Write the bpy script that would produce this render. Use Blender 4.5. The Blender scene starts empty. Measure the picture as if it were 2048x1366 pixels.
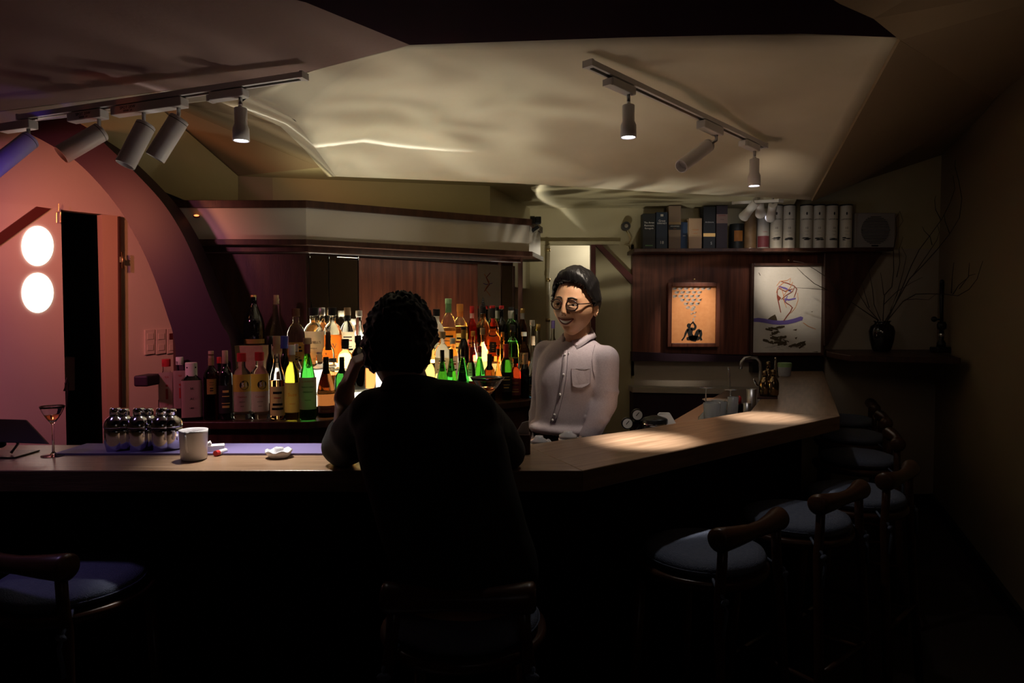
import bpy, bmesh, math, random
from mathutils import Vector, Matrix, noise
random.seed(7)
PI = math.pi
COL = bpy.context.scene.collection
SC = bpy.context.scene

# ---------------------------------------------------------------- camera
CAMZ, F = 1.5, 1365.0
PITCH = math.atan(56/1365)
cam_d = bpy.data.cameras.new('camera'); cam = bpy.data.objects.new('camera', cam_d)
COL.objects.link(cam)
cam_d.sensor_width = 36; cam_d.lens = 36*F/2048; cam_d.clip_start = 0.05
cam.location = (0, 0, CAMZ); cam.rotation_euler = (PI/2-PITCH, 0, 0)
SC.camera = cam
# ---------------------------------------------------------------- world, exposure
w = bpy.data.worlds.new('night'); SC.world = w; w.use_nodes = True
w.node_tree.nodes['Background'].inputs[0].default_value = (0.5, 0.42, 0.6, 1)
w.node_tree.nodes['Background'].inputs[1].default_value = 0.001
SC.view_settings.view_transform = 'Standard'; SC.view_settings.look = 'None'
SC.view_settings.exposure = 0.0; SC.view_settings.gamma = 1.0
SC.view_settings.use_curve_mapping = False

def ray(px, py):
    x = (px-1024)/F; u = -(py-683)/F
    c, s = math.cos(PITCH), math.sin(PITCH)
    return Vector((x, c+u*s, -s+u*c))
def P(px, py, Y):
    r = ray(px, py); t = Y/r.y
    return Vector((0, 0, CAMZ)) + r*t
def PZ(px, py, z):
    r = ray(px, py); t = (z-CAMZ)/r.z
    return Vector((0, 0, CAMZ)) + r*t

def light(name, kind, loc, energy, color, target=None, size=0.05, angle=60, blend=0.5, sx=None, sy=None):
    d = bpy.data.lights.new(name, kind); o = bpy.data.objects.new(name, d); COL.objects.link(o)
    o.location = loc; d.energy = energy; d.color = color
    if kind == 'AREA':
        d.shape = 'RECTANGLE'; d.size = sx or size; d.size_y = sy or size
    else: d.shadow_soft_size = size
    if kind == 'SPOT': d.spot_size = math.radians(angle); d.spot_blend = blend
    if target is not None:
        v = Vector(target)-Vector(loc); o.rotation_euler = v.to_track_quat('-Z', 'Y').to_euler()
    return o
def ripple(o, scale, seed, lo=.25, hi=3.2, stretch=(1, 2.6, 1), rot=.5):
    """uneven beam, shaped to imitate light thrown back by steel and bottles"""
    d = o.data; d.use_nodes = True; nt = d.node_tree; em = next(n for n in nt.nodes if n.type == 'EMISSION')
    tc = nt.nodes.new('ShaderNodeTexCoord'); mp = nt.nodes.new('ShaderNodeMapping'); mp.inputs['Scale'].default_value = stretch; mp.inputs['Rotation'].default_value = (0, 0, rot); mp.inputs['Location'].default_value = (seed, seed*1.7, 0)
    n = nt.nodes.new('ShaderNodeTexNoise'); n.inputs['Scale'].default_value = scale; n.inputs['Detail'].default_value = 1.5; n.inputs['Distortion'].default_value = .8
    a = nt.nodes.new('ShaderNodeMath'); a.operation = 'SUBTRACT'; a.inputs[1].default_value = .5
    b = nt.nodes.new('ShaderNodeMath'); b.operation = 'ABSOLUTE'
    r = nt.nodes.new('ShaderNodeMapRange'); r.interpolation_type = 'SMOOTHSTEP'; r.inputs['From Min'].default_value = 0; r.inputs['From Max'].default_value = .13; r.inputs['To Min'].default_value = hi; r.inputs['To Max'].default_value = lo
    L = nt.links.new; L(tc.outputs['Normal'], mp.inputs[0]); L(mp.outputs[0], n.inputs['Vector']); L(n.outputs['Fac'], a.inputs[0]); L(a.outputs[0], b.inputs[0]); L(b.outputs[0], r.inputs['Value']); L(r.outputs[0], em.inputs['Strength'])
def rimbeam(name, loc, axis_t, edge_t, energy, color, size=.01, peak=9.0, base=.0, width=.02, sgn=1):
    """beam shaped with a bright rim on one side, to imitate a caustic edge"""
    loc, A, E = Vector(loc), Vector(axis_t), Vector(edge_t); th = (A-loc).angle(E-loc)
    o = light(name, 'SPOT', loc, energy, color, A, size, math.degrees(2*th), .03)
    q = o.rotation_euler.to_matrix().inverted() @ (E-loc).normalized(); e = Vector((q.x, q.y, 0)).normalized()
    d = o.data; d.use_nodes = True; nt = d.node_tree; em = next(n for n in nt.nodes if n.type == 'EMISSION'); L = nt.links.new
    tc = nt.nodes.new('ShaderNodeTexCoord'); sx = nt.nodes.new('ShaderNodeSeparateXYZ'); L(tc.outputs['Normal'], sx.inputs[0])
    ab = nt.nodes.new('ShaderNodeMath'); ab.operation = 'ABSOLUTE'; L(sx.outputs['Z'], ab.inputs[0])
    m1 = nt.nodes.new('ShaderNodeMapRange'); L(ab.outputs[0], m1.inputs['Value']); m1.inputs['From Min'].default_value = math.cos(th); m1.inputs['From Max'].default_value = math.cos(th)+width; m1.inputs['To Min'].default_value = 1; m1.inputs['To Max'].default_value = 0
    pw = nt.nodes.new('ShaderNodeMath'); pw.operation = 'POWER'; L(m1.outputs[0], pw.inputs[0]); pw.inputs[1].default_value = 3
    dt = nt.nodes.new('ShaderNodeVectorMath'); dt.operation = 'DOT_PRODUCT'; L(tc.outputs['Normal'], dt.inputs[0]); dt.inputs[1].default_value = e*sgn
    m2 = nt.nodes.new('ShaderNodeMapRange'); m2.interpolation_type = 'SMOOTHSTEP'; L(dt.outputs['Value'], m2.inputs['Value']); m2.inputs['From Min'].default_value = math.sin(th)*.72; m2.inputs['From Max'].default_value = math.sin(th)*.97
    mu = nt.nodes.new('ShaderNodeMath'); mu.operation = 'MULTIPLY'; L(pw.outputs[0], mu.inputs[0]); L(m2.outputs[0], mu.inputs[1])
    mv = nt.nodes.new('ShaderNodeMath'); mv.operation = 'MULTIPLY_ADD'; L(mu.outputs[0], mv.inputs[0]); mv.inputs[1].default_value = peak; mv.inputs[2].default_value = base; L(mv.outputs[0], em.inputs['Strength'])
    return o
# coloured lamps further along the left track, out of frame
light('magenta_lamp', 'SPOT', (-2.15, 2.05, 2.05), 34, (1.0, 0.26, 0.42), (-2.45, 3.6, 1.0), 0.05, 110, 0.8)
light('orange_lamp', 'SPOT', (-2.0, 2.75, 2.0), 20, (1.0, 0.32, 0.13), (-2.0, 3.9, 1.85), 0.05, 105, 0.9)
light('violet_lamp', 'SPOT', (-1.62, 2.05, 1.72), 1.6, (0.22, 0.08, 1.0), (-1.73, 2.35, 2.06), 0.02, 30, 0.8)
light('ember_lamp', 'SPOT', (-1.56, 2.2, 1.8), 0.5, (1.0, 0.16, 0.05), (-1.46, 2.28, 2.03), 0.02, 30, 0.5)
# added upward lamps in place of spot light thrown back by the steel worktop
light('worktop_bounce_fill', 'SPOT', (-0.45, 2.75, 0.95), 12, (1.0, 0.86, 0.63), (-0.45, 2.75, 2.2), 0.3, 120, 1.0)
ripple(light('worktop_ripple_fill', 'SPOT', (-0.30, 2.70, 0.95), 20, (1.0, 0.92, 0.72), (-0.5, 2.9, 2.2), 0.045, 100, 1.0), 1.5, 2.3, .25, 1.25)
light('worktop_bounce_fill', 'SPOT', (-0.15, 2.62, 0.95), 14, (1.0, 0.93, 0.7), (-0.62, 3.0, 2.2), 0.02, 40, 1.0)
light('worktop_bounce_fill', 'SPOT', (0.5, 2.75, 0.95), 9, (1.0, 0.62, 0.42), (0.75, 2.9, 2.2), 0.1, 100, 0.8)
ripple(light('worktop_bounce_fill', 'SPOT', (0.35, 3.7, 0.9), 26, (1.0, 0.93, 0.75), (0.6, 4.5, 2.3), 0.02, 80, 0.5), 2.5, 4.1, .15, 1.5)
light('violet_stool_fill', 'SPOT', (-1.7, 1.75, 2.15), 7, (0.62, 0.42, 1.0), (-1.3, 1.8, .8), 0.08, 50, 1.0)  # lamp added to tint and brighten the left stool's cushion
light('right_wall_fill', 'SPOT', (1.0, 1.3, 2.0), 3.5, (1.0, 0.72, 0.5), (2.0, 3.7, 2.3), 0.2, 85, 1.0)  # unseen lamp added to brighten the upper right wall
light('box_shelf_fill', 'SPOT', (1.15, 3.0, 2.08), 8, (1.0, 0.80, 0.6), (1.75, 5.3, 2.0), 0.12, 75, 1.0)  # added lamp for the box shelf, in place of track-spot spill
rimbeam('ceiling_caustic_lamp', (-0.25, 2.62, 0.95), PZ(960, 110, 2.26), PZ(648, 300, 2.18), 20, (1.0, 0.98, 0.92), peak=14, width=.035)  # added lamps that draw caustic edges on the ceiling
rimbeam('ceiling_caustic_lamp', (0.6, 3.55, 0.95), PZ(1330, 372, 2.31), PZ(1072, 392, 2.31), 16, (1.0, 0.98, 0.92), peak=18, width=.04)
# dim fill lights added behind the camera
light('room_fill', 'AREA', (0.3, -0.6, 2.25), 0.16, (0.6, 0.68, 1.0), (1.6, 2.8, 0.6), 0.4)
light('warm_room_fill', 'AREA', (0.6, -0.5, 2.2), 0.3, (1.0, 0.72, 0.5), (1.8, 4.5, 1.8), 0.8)

# ---------------------------------------------------------------- materials
MATS = {}
def mat(name, col=(0.5, 0.5, 0.5), rough=0.5, metal=0.0, trans=0.0, ior=1.45, emit=None, es=0.0,
        col2=None, scale=8.0, stretch=(1, 1, 1), bump=0.0, bscale=60.0, coat=0.0, spec=0.5, detail=4.0, alpha=1.0):
    if name in MATS: return MATS[name]
    m = bpy.data.materials.new(name); m.use_nodes = True
    nt = m.node_tree; b = nt.nodes['Principled BSDF']; I = b.inputs
    I['Base Color'].default_value = (*col, 1); I['Roughness'].default_value = rough
    I['Metallic'].default_value = metal; I['Transmission Weight'].default_value = trans
    I['IOR'].default_value = ior; I['Coat Weight'].default_value = coat
    I['Specular IOR Level'].default_value = spec; I['Alpha'].default_value = alpha
    if emit: I['Emission Color'].default_value = (*emit, 1); I['Emission Strength'].default_value = es
    if col2 or bump:
        tc = nt.nodes.new('ShaderNodeTexCoord'); mp = nt.nodes.new('ShaderNodeMapping')
        mp.inputs['Scale'].default_value = stretch; nt.links.new(tc.outputs['Object'], mp.inputs[0])
    if col2:
        n = nt.nodes.new('ShaderNodeTexNoise'); n.inputs['Scale'].default_value = scale; n.inputs['Detail'].default_value = detail
        r = nt.nodes.new('ShaderNodeValToRGB'); nt.links.new(mp.outputs[0], n.inputs['Vector'])
        r.color_ramp.elements[0].position = 0.32; r.color_ramp.elements[1].position = 0.68
        r.color_ramp.elements[0].color = (*col, 1); r.color_ramp.elements[1].color = (*col2, 1)
        nt.links.new(n.outputs['Fac'], r.inputs[0]); nt.links.new(r.outputs[0], I['Base Color'])
    if bump:
        n = nt.nodes.new('ShaderNodeTexNoise'); n.inputs['Scale'].default_value = bscale; n.inputs['Detail'].default_value = 3
        bp = nt.nodes.new('ShaderNodeBump'); bp.inputs['Strength'].default_value = bump; bp.inputs['Distance'].default_value = 0.01
        nt.links.new(mp.outputs[0], n.inputs['Vector'])
        nt.links.new(n.outputs['Fac'], bp.inputs['Height']); nt.links.new(bp.outputs[0], I['Normal'])
    MATS[name] = m; return m
M_cream = mat('cream_plaster', (0.62, 0.58, 0.46), 0.6, col2=(0.7, 0.66, 0.54), scale=3, bump=0.15, bscale=6)
M_olive = mat('olive_plaster', (0.46, 0.40, 0.24), 0.75, col2=(0.5, 0.44, 0.28), scale=2.5, bump=0.1, bscale=30)
M_salmon = mat('pale_wall_paint', (0.62, 0.52, 0.46), 0.7, col2=(0.66, 0.56, 0.5), scale=2, bump=0.08, bscale=40)
M_taupe = mat('taupe_ceiling_paint', (0.23, 0.15, 0.14), 0.8, bump=0.05)
M_plum = mat('plum_paint', (0.026, 0.008, 0.02), 0.6, col2=(0.032, 0.010, 0.025), scale=3)
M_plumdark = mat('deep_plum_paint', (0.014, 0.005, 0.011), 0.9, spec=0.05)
M_brown = mat('umber_wall_paint', (0.30, 0.23, 0.15), 0.8, bump=0.05)
M_dwood = mat('dark_wood', (0.035, 0.014, 0.01), 0.4, col2=(0.07, 0.028, 0.018), scale=6, stretch=(6, 6, 0.8), bump=0.1)
M_rwood = mat('red_brown_wood', (0.075, 0.022, 0.014), 0.42, col2=(0.19, 0.06, 0.035), scale=4, stretch=(9, 9, 0.6), bump=0.1)
M_cwood = mat('counter_wood', (0.20, 0.12, 0.07), 0.3, col2=(0.33, 0.215, 0.135), scale=4, stretch=(1.2, 14, 14), bump=0.05, bscale=20)
M_stoolwood = mat('stool_wood', (0.05, 0.02, 0.012), 0.3, col2=(0.08, 0.034, 0.018), scale=5, stretch=(2, 2, 10))
M_cushion = mat('blue_grey_cloth', (0.12, 0.145, 0.22), 0.9, col2=(0.15, 0.175, 0.25), scale=90, bump=0.4, bscale=300)
M_white = mat('white_enamel', (0.72, 0.7, 0.72), 0.4)
M_ceramic = mat('white_ceramic', (0.72, 0.71, 0.74), 0.25, coat=0.4)
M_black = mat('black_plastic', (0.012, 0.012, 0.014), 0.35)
M_steel = mat('polished_steel', (0.75, 0.75, 0.78), 0.12, 1.0)
M_bsteel = mat('brushed_steel', (0.5, 0.5, 0.52), 0.35, 1.0)
M_floor = mat('dark_floor', (0.03, 0.022, 0.02), 0.5, col2=(0.045, 0.03, 0.025), scale=3, stretch=(1, 8, 1))
M_glass = mat('clear_glass', (0.98, 0.99, 1.0), 0.02, trans=1.0, ior=1.42)
M_glass2 = mat('washed_glass', (0.9, 0.92, 0.95), 0.08, trans=0.72, ior=1.42)
M_mirror = mat('mirror', (0.55, 0.55, 0.52), 0.01, 1.0)
M_brass = mat('brass', (0.6, 0.45, 0.22), 0.3, 1.0)
M_paper = mat('white_paper', (0.75, 0.72, 0.72), 0.8)
M_facia = mat('acrylic_fascia', (0.55, 0.50, 0.44), 0.35)

# ---------------------------------------------------------------- helpers
def link(name, me, m=None, parent=None, smooth=False, loc=None):
    o = bpy.data.objects.new(name, me); COL.objects.link(o)
    if m is not None:
        for k in (m if isinstance(m, (list, tuple)) else [m]): me.materials.append(k)
    if smooth:
        me.polygons.foreach_set('use_smooth', [True]*len(me.polygons))
    if parent: o.parent = parent
    if loc is not None: o.location = loc
    return o
def obj(name, bm, m, parent=None, smooth=False, loc=None, world=False, bevel=0):
    bmesh.ops.recalc_face_normals(bm, faces=bm.faces)
    if world and parent is not None:
        bm.transform(Matrix.Rotation(-parent.rotation_euler.z, 4, 'Z') @ Matrix.Translation(-parent.location))
    me = bpy.data.meshes.new(name); bm.to_mesh(me); bm.free()
    o = link(name, me, m, parent, smooth, loc)
    if smooth == 'auto':
        o.data.set_sharp_from_angle(angle=math.radians(35))
    if bevel:
        md = o.modifiers.new('bevel', 'BEVEL'); md.width = bevel; md.segments = 2; md.limit_method = 'ANGLE'
    return o
def tag(o, label, cat=None, group=None):
    if label: o['label'] = label
    if cat: o['category'] = cat
    if group: o['group'] = group
    return o
def struct(o): o['kind'] = 'structure'; return o
def thing(name, label, cat, loc=(0, 0, 0), rz=0, group=None):
    o = bpy.data.objects.new(name, None); COL.objects.link(o); o.location = loc; o.rotation_euler = (0, 0, rz)
    o.empty_display_size = 0.05
    return tag(o, label, cat, group)
def NB(): return bmesh.new()
def box(bm, c, s, M=None):
    r = bmesh.ops.create_cube(bm, size=1)
    T = Matrix.Translation(c) @ (M.to_4x4() if M else Matrix.Identity(4)) @ Matrix.Diagonal((*s, 1))
    bmesh.ops.transform(bm, matrix=T, verts=r['verts']); return bm
def cyl(bm, a, b, r0, r1=None, seg=16, caps=True):
    a, b = Vector(a), Vector(b); r1 = r0 if r1 is None else r1
    d = b-a; L = d.length
    r = bmesh.ops.create_cone(bm, cap_ends=caps, segments=seg, radius1=r0, radius2=r1, depth=L)
    T = Matrix.Translation((a+b)/2) @ d.to_track_quat('Z', 'Y').to_matrix().to_4x4()
    bmesh.ops.transform(bm, matrix=T, verts=r['verts']); return bm
def ell(bm, c, s, M=None, u=16, v=10):
    r = bmesh.ops.create_uvsphere(bm, u_segments=u, v_segments=v, radius=1)
    T = Matrix.Translation(c) @ (M.to_4x4() if M else Matrix.Identity(4)) @ Matrix.Diagonal((*s, 1))
    bmesh.ops.transform(bm, matrix=T, verts=r['verts']); return bm
def cap(bm, a, b, r0, r1):
    a, b = Vector(a), Vector(b)
    cyl(bm, a, b, r0, r1, 14); ell(bm, a, (r0,)*3, u=14, v=8); ell(bm, b, (r1,)*3, u=14, v=8); return bm
def lathe(bm, prof, seg=20, c=(0, 0, 0), sq=0.0):
    rings = []
    for r, z in prof:
        if r < 1e-6: rings.append([bm.verts.new((c[0], c[1], c[2]+z))]); continue
        ring = []
        for i in range(seg):
            a = 2*PI*i/seg+PI/seg
            k = 1.0
            if sq: k = 1/max(abs(math.cos(a)), abs(math.sin(a))); k = 1+(k-1)*sq; k = min(k, 1.25)
            ring.append(bm.verts.new((c[0]+r*k*math.cos(a), c[1]+r*k*math.sin(a), c[2]+z)))
        rings.append(ring)
    for A, B in zip(rings, rings[1:]):
        if len(A) == 1 and len(B) == 1: continue
        for i in range(seg):
            j = (i+1) % seg
            if len(A) == 1: bm.faces.new((A[0], B[i], B[j]))
            elif len(B) == 1: bm.faces.new((A[i], A[j], B[0]))
            else: bm.faces.new((A[i], A[j], B[j], B[i]))
    return bm
def tube(bm, pts, r, seg=8, r1=None, closed=False):
    pts = [Vector(p) for p in pts]; n = len(pts); rings = []
    ref = Vector((0, 0, 1))
    for i, p in enumerate(pts):
        t = (pts[min(i+1, n-1)]-pts[max(i-1, 0)]).normalized()
        if abs(t.dot(ref)) > 0.95: ref = Vector((1, 0, 0)) if abs(t.x) < 0.9 else Vector((0, 1, 0))
        u = t.cross(ref).normalized(); v = t.cross(u)
        rr = r if r1 is None else r+(r1-r)*i/(n-1)
        rings.append([bm.verts.new(p+u*rr*math.cos(2*PI*k/seg)+v*rr*math.sin(2*PI*k/seg)) for k in range(seg)])
    for A, B in zip(rings, rings[1:]):
        for k in range(seg): bm.faces.new((A[k], A[(k+1) % seg], B[(k+1) % seg], B[k]))
    bm.faces.new(rings[0]); bm.faces.new(rings[-1][::-1]); return bm
def prism(bm, pts, off):
    """polygon (3D points) extruded by the vector off"""
    off = Vector(off); n = len(pts)
    A = [bm.verts.new(Vector(p)) for p in pts]; B = [bm.verts.new(Vector(p)+off) for p in pts]
    bm.faces.new(A); bm.faces.new(B[::-1])
    for i in range(n): bm.faces.new((A[i], B[i], B[(i+1) % n], A[(i+1) % n]))
    return bm
def text_bm(s, size, align='CENTER', ext=0.0003, bold=0.0):
    c = bpy.data.curves.new('t', 'FONT'); c.body = s; c.size = size; c.align_x = align; c.align_y = 'CENTER'; c.extrude = ext; c.offset = bold
    c.resolution_u = 2
    o = bpy.data.objects.new('t', c); COL.objects.link(o)
    dg = bpy.context.evaluated_depsgraph_get(); me = bpy.data.meshes.new_from_object(o.evaluated_get(dg))
    bm = bmesh.new(); bm.from_mesh(me)
    bpy.data.objects.remove(o); bpy.data.curves.remove(c); bpy.data.meshes.remove(me)
    return bm
def wrap(bm, r, z, a0=0.0):
    """wrap flat xy text round a vertical cylinder, facing -Y"""
    for v in bm.verts:
        a = v.co.x/r+a0; rr = r+0.0006+v.co.z; v.co = Vector((rr*math.sin(a), -rr*math.cos(a), z+v.co.y))
    return bm
def stand(bm, x=0, z=0, y=0, sc=1):
    """text lying in xy stood up facing -Y at plane y"""
    for v in bm.verts: v.co = Vector((x+v.co.x*sc, y-v.co.z, z+v.co.y*sc))
    return bm
def remesh(name, bm, m, voxel, parent=None, smooth_it=6, fac=0.5, world=True):
    o = obj(name, bm, None, parent, world=world)
    md = o.modifiers.new('r', 'REMESH'); md.mode = 'VOXEL'; md.voxel_size = voxel; md.use_smooth_shade = True
    if smooth_it:
        ms = o.modifiers.new('s', 'SMOOTH'); ms.iterations = smooth_it; ms.factor = fac
    dg = bpy.context.evaluated_depsgraph_get(); me = bpy.data.meshes.new_from_object(o.evaluated_get(dg))
    old = o.data; o.modifiers.clear(); o.data = me; bpy.data.meshes.remove(old)
    for k in (m if isinstance(m, (list, tuple)) else [m]): me.materials.append(k)
    me.polygons.foreach_set('use_smooth', [True]*len(me.polygons)); me.name = name
    return o
# ================================================================ STRUCTURE
CH = 1.07                                     # counter height
ZC, ZV, ZT = 2.31, 2.16, 2.28                 # ceilings
YE = 5.3                                      # end wall
# floor
bm = NB(); box(bm, (0, 1.6, -0.02), (9, 8.4, 0.04)); struct(obj('floor', bm, M_floor))
# vault: loft between a top edge and a bottom edge
def poly3(pts, n):
    L = [0]
    for a, b in zip(pts, pts[1:]): L.append(L[-1]+(b-a).length)
    out = []
    for i in range(n):
        s = L[-1]*i/(n-1); k = max(j for j in range(len(pts)-1) if L[j] <= s+1e-9)
        t = (s-L[k])/(L[k+1]-L[k]); out.append(pts[k].lerp(pts[k+1], min(t, 1)))
    return out
top = [PZ(-250, 270, ZT), PZ(0, 222, ZT), PZ(600, 148, ZT), PZ(820, 90, ZT), PZ(1000, 80, ZT), PZ(1250, 75, ZT), PZ(1500, 70, ZT), PZ(1796, 75, ZT)]
bot = [PZ(-250, 300, ZT-0.02), PZ(0, 251, ZT-.03), PZ(500, 192, ZT-0.04), PZ(590, 240, 2.2), PZ(672, 353, ZV), PZ(1035, 367, ZV), PZ(1330, 385, ZV), PZ(1622, 400, ZV)]
NU, NV = 10, 14
cols = []
for k in range(len(top)-1):
    for i in range(NU):
        t = i/NU; cols.append((top[k].lerp(top[k+1], t), bot[k].lerp(bot[k+1], t)))
cols.append((top[-1], bot[-1]))
bm = NB(); grid = []
NC = len(cols)
for ci, (a, b) in enumerate(cols):
    L = (a-b).length*min(1, (NC-1-ci)/12)
    grid.append([bm.verts.new(a.lerp(b, j/NV)+Vector((0, 0, 0.045*L*math.sin(PI*j/NV)**1.0 if L > .3 else 0))) for j in range(NV+1)])
for A, B in zip(grid, grid[1:]):
    for j in range(NV): bm.faces.new((A[j], A[j+1], B[j+1], B[j]))
o = obj('ceiling_vault', bm, M_cream, smooth=True); struct(o)
md = o.modifiers.new('s', 'SOLIDIFY'); md.thickness = 0.012; md.offset = 1
# side of the vault, up to the flat ceiling behind
bm = NB()
L1 = [bot[2], bot[3], bot[3].lerp(bot[4], .5), bot[4]]
L2 = [PZ(470, 215, ZC), PZ(560, 252, ZC), PZ(610, 300, ZC), PZ(655, 354, ZC)]
n = 8; A = poly3(L1, n*3+1); B = poly3(L2, n*3+1)
va = [bm.verts.new(p) for p in A]; vb = [bm.verts.new(p) for p in B]
for i in range(len(A)-1): bm.faces.new((va[i], va[i+1], vb[i+1], vb[i]))
struct(obj('ceiling_fold', bm, M_cream, smooth=True))
# flat ceiling behind
a2 = PZ(475, 352, ZC); a1 = P(290, 190, 3.55)
bm = NB(); prism(bm, [a2, PZ(640, 335, ZC), Vector((-.9, 3.35, ZC)), Vector((0, 3.5, ZC)), Vector((.75, 3.75, ZC)), Vector((1.72, 3.98, ZC)), Vector((2.2, 5.42, ZC)), Vector((-2.2, 5.42, ZC))], (0, 0, .03))
struct(obj('ceiling_back', bm, M_olive))
bm = NB(); vv = [bm.verts.new(p) for p in (a2, a1, a1+(a1-a2)*.6, PZ(400, 188, ZT), PZ(480, 200, 2.30), L2[1], L2[2], PZ(640, 335, ZC))]
bmesh.ops.triangulate(bm, faces=[bm.faces.new(vv)]); struct(obj('ceiling_bar_facet', bm, M_brown))
# taupe soffit on the left and plum ceiling over the middle
e = PZ(820, 90, ZT); e0 = PZ(600, 0, ZT)
dirb = (e0-e).normalized()
bm = NB(); prism(bm, [PZ(-250, 270, ZT), PZ(0, 222, ZT), PZ(600, 148, ZT), e, e+dirb*0.35, e+dirb*0.8+Vector((-.25, 0, 0)), Vector((-2.2, -2.2, ZT)), Vector((-3.6, -2.2, ZT)), Vector((-3.6, 2.2, ZT))], (0, 0, .05))
struct(obj('ceiling_left', bm, M_taupe))
bm = NB(); prism(bm, [e, PZ(1250, 75, ZT), PZ(1600, 67, ZT), PZ(1796, 75, ZT), PZ(1745, 30, ZT), PZ(1680, 0, ZT), PZ(1500, -110, ZT), Vector((.2, -2.2, ZT)), Vector((-2.3, -2.2, ZT)), e+dirb*0.8+Vector((-.25, 0, 0)), e+dirb*.35], (0, 0, .03))
struct(obj('ceiling_middle', bm, M_plumdark))
# right wall, parallel to the far part of the counter
def RW(Y): return 2.48+.413*(Y-3.31)
W0 = Vector((RW(YE), YE, 0)); W1 = Vector((RW(2.2), 2.2, 0)); W2 = Vector((2.15, -2.2, 0))
bm = NB()
prism(bm, [W0, W1, W1+Vector((0, 0, 2.8)), W0+Vector((0, 0, 2.8))], (0.08, -0.03, 0)); struct(obj('wall_right', bm, M_brown))
bm = NB(); prism(bm, [W1, W2, W2+Vector((0, 0, 2.8)), W1+Vector((0, 0, 2.8))], (0.08, 0, 0)); struct(obj('wall_right_near', bm, M_brown))
K = P(1987, 195, 3.81)
bm = NB(); bmesh.ops.contextual_create  # noqa
def facet(name, pts, m, off=(0, 0, .01)):
    bm = NB(); v = [bm.verts.new(p) for p in pts]; f = bm.faces.new(v); bmesh.ops.triangulate(bm, faces=[f])
    o = obj(name, bm, m); struct(o); md = o.modifiers.new('s', 'SOLIDIFY'); md.thickness = 0.01; return o
facet('ceiling_dark_facet', [top[-1], K, P(1905, 300, YE-.01)+Vector((.0, 0, .0)), P(1729, 358, YE-.01), bot[-1]], M_brown)
facet('ceiling_right', [PZ(1500, -110, ZT), PZ(1680, 0, ZT), PZ(1745, 30, ZT), top[-1], K, Vector((RW(2.2), 2.2, 2.6)), Vector((2.15, -2.2, 2.5)), Vector((.2, -2.2, ZT))], M_brown)
# end wall, built round its door opening
def W(px, py, Y=YE): return P(px, py, Y)
def wallpoly(name, pix, m, Y=YE, th=.08):
    bm = NB(); prism(bm, [P(a, b, Y) for a, b in pix], (0, th, 0)); return struct(obj(name, bm, m))
def zpx(z, Y): return 627-(z-1.5)*F/Y
wallpoly('wall_end', [(960, 300), (1640, 380), (1729, 350), (1910, 290), (1910, 497), (1262, 497), (1262, 489), (960, 489)], M_olive)
wallpoly('wall_end_left', [(960, 489), (1100, 489), (1100, 1010), (960, 1010)], M_olive)
wallpoly('wall_end_door_panel', [(1182, 489), (1268, 489), (1268, 1010), (1182, 1010)], M_olive)
wallpoly('wall_end_right', [(1262, 497), (1910, 497), (1910, 1015), (1262, 1010)], M_salmon if 0 else mat('greige_paint', (.45, .39, .32), .75, bump=.05))
bm = NB(); prism(bm, [P(1098, 489, 5.9), P(1262, 489, 5.9), P(1262, 960, 5.9), P(1098, 960, 5.9)], (0, .05, 0)); struct(obj('wall_passage', bm, M_cream))
# lamp of the passage behind the doorway
light('passage_lamp', 'POINT', (0.72, 5.6, 2.05), 4.5, (1, .88, .68), size=0.08)
bm = NB(); box(bm, (P(1140, 486, YE).x, YE-.02, P(1140, 487, YE).z), (.75, .05, .025)); struct(obj('trim_1', bm, M_olive))
t = thing('water_pipe', 'pale painted vertical pipe on the end wall left of the doorway', 'pipe', P(1095, 600, 5.2))
bm = NB(); cyl(bm, P(1096, 492, 5.2), P(1096, 1000, 5.2), .013); obj('pipe', bm, mat('pipe_paint', (.6, .52, .35), .3), t, True, world=True)
for y in (500, 560, 640):
    bm = NB(); cyl(bm, P(1096, y, 5.2)-Vector((0, 0, .012)), P(1096, y, 5.2)+Vector((0, 0, .012)), .018); obj('pipe_clip', bm, M_brass, t, True, world=True)
M_redp = mat('oxblood_paint', (.10, .018, .016), .45)
bm = NB(); prism(bm, [P(1182, 489, 5.26), P(1191, 489, 5.26), P(1191, 1000, 5.26), P(1182, 1000, 5.26)], (0, .05, 0)); struct(obj('trim_2', bm, M_redp))
bm = NB(); prism(bm, [P(1190, 489, 5.255), P(1203, 489, 5.255), P(1266, 552, 5.255), P(1266, 571, 5.255)], (0, .05, 0)); struct(obj('trim_3', bm, M_redp))
# left wall with its doorway (lintel, sliding panel, jamb)
def LW(px):            # wall line in plan: through px=0 at Y 3.43 and px=235 at Y 3.9
    a = Vector(((0-1024)/F*3.43, 3.43)); b = Vector(((235-1024)/F*3.9, 3.9)); d = b-a
    k = (px-1024)/F    # a.x + t d.x = k (a.y + t d.y)
    t = (k*a.y-a.x)/(d.x-k*d.y); return (a+d*t)
def LP(px, py): return P(px, py, LW(px).y)
wn = Vector((-.85, .52, 0)).normalized()
def lwall(name, pix, m, th=.06, front=0.0):
    bm = NB(); prism(bm, [LP(a, b)-wn*front for a, b in pix], wn*th); return obj(name, bm, m)
struct(lwall('wall_left_upper', [(-330, 60), (480, 200), (480, 450), (236, 432), (-330, 372)], M_salmon))
struct(lwall('wall_left', [(236, 432), (420, 446), (420, 900), (236, 985)], M_salmon))
struct(lwall('trim_4', [(198, 430), (236, 433), (238, 985), (212, 985)], mat('jamb_paint', (.6, .4, .28), .5), .05, .03))
struct(lwall('trim_5', [(229, 434), (232, 434), (237, 985), (233, 985)], M_dwood, .02, .045))
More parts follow.
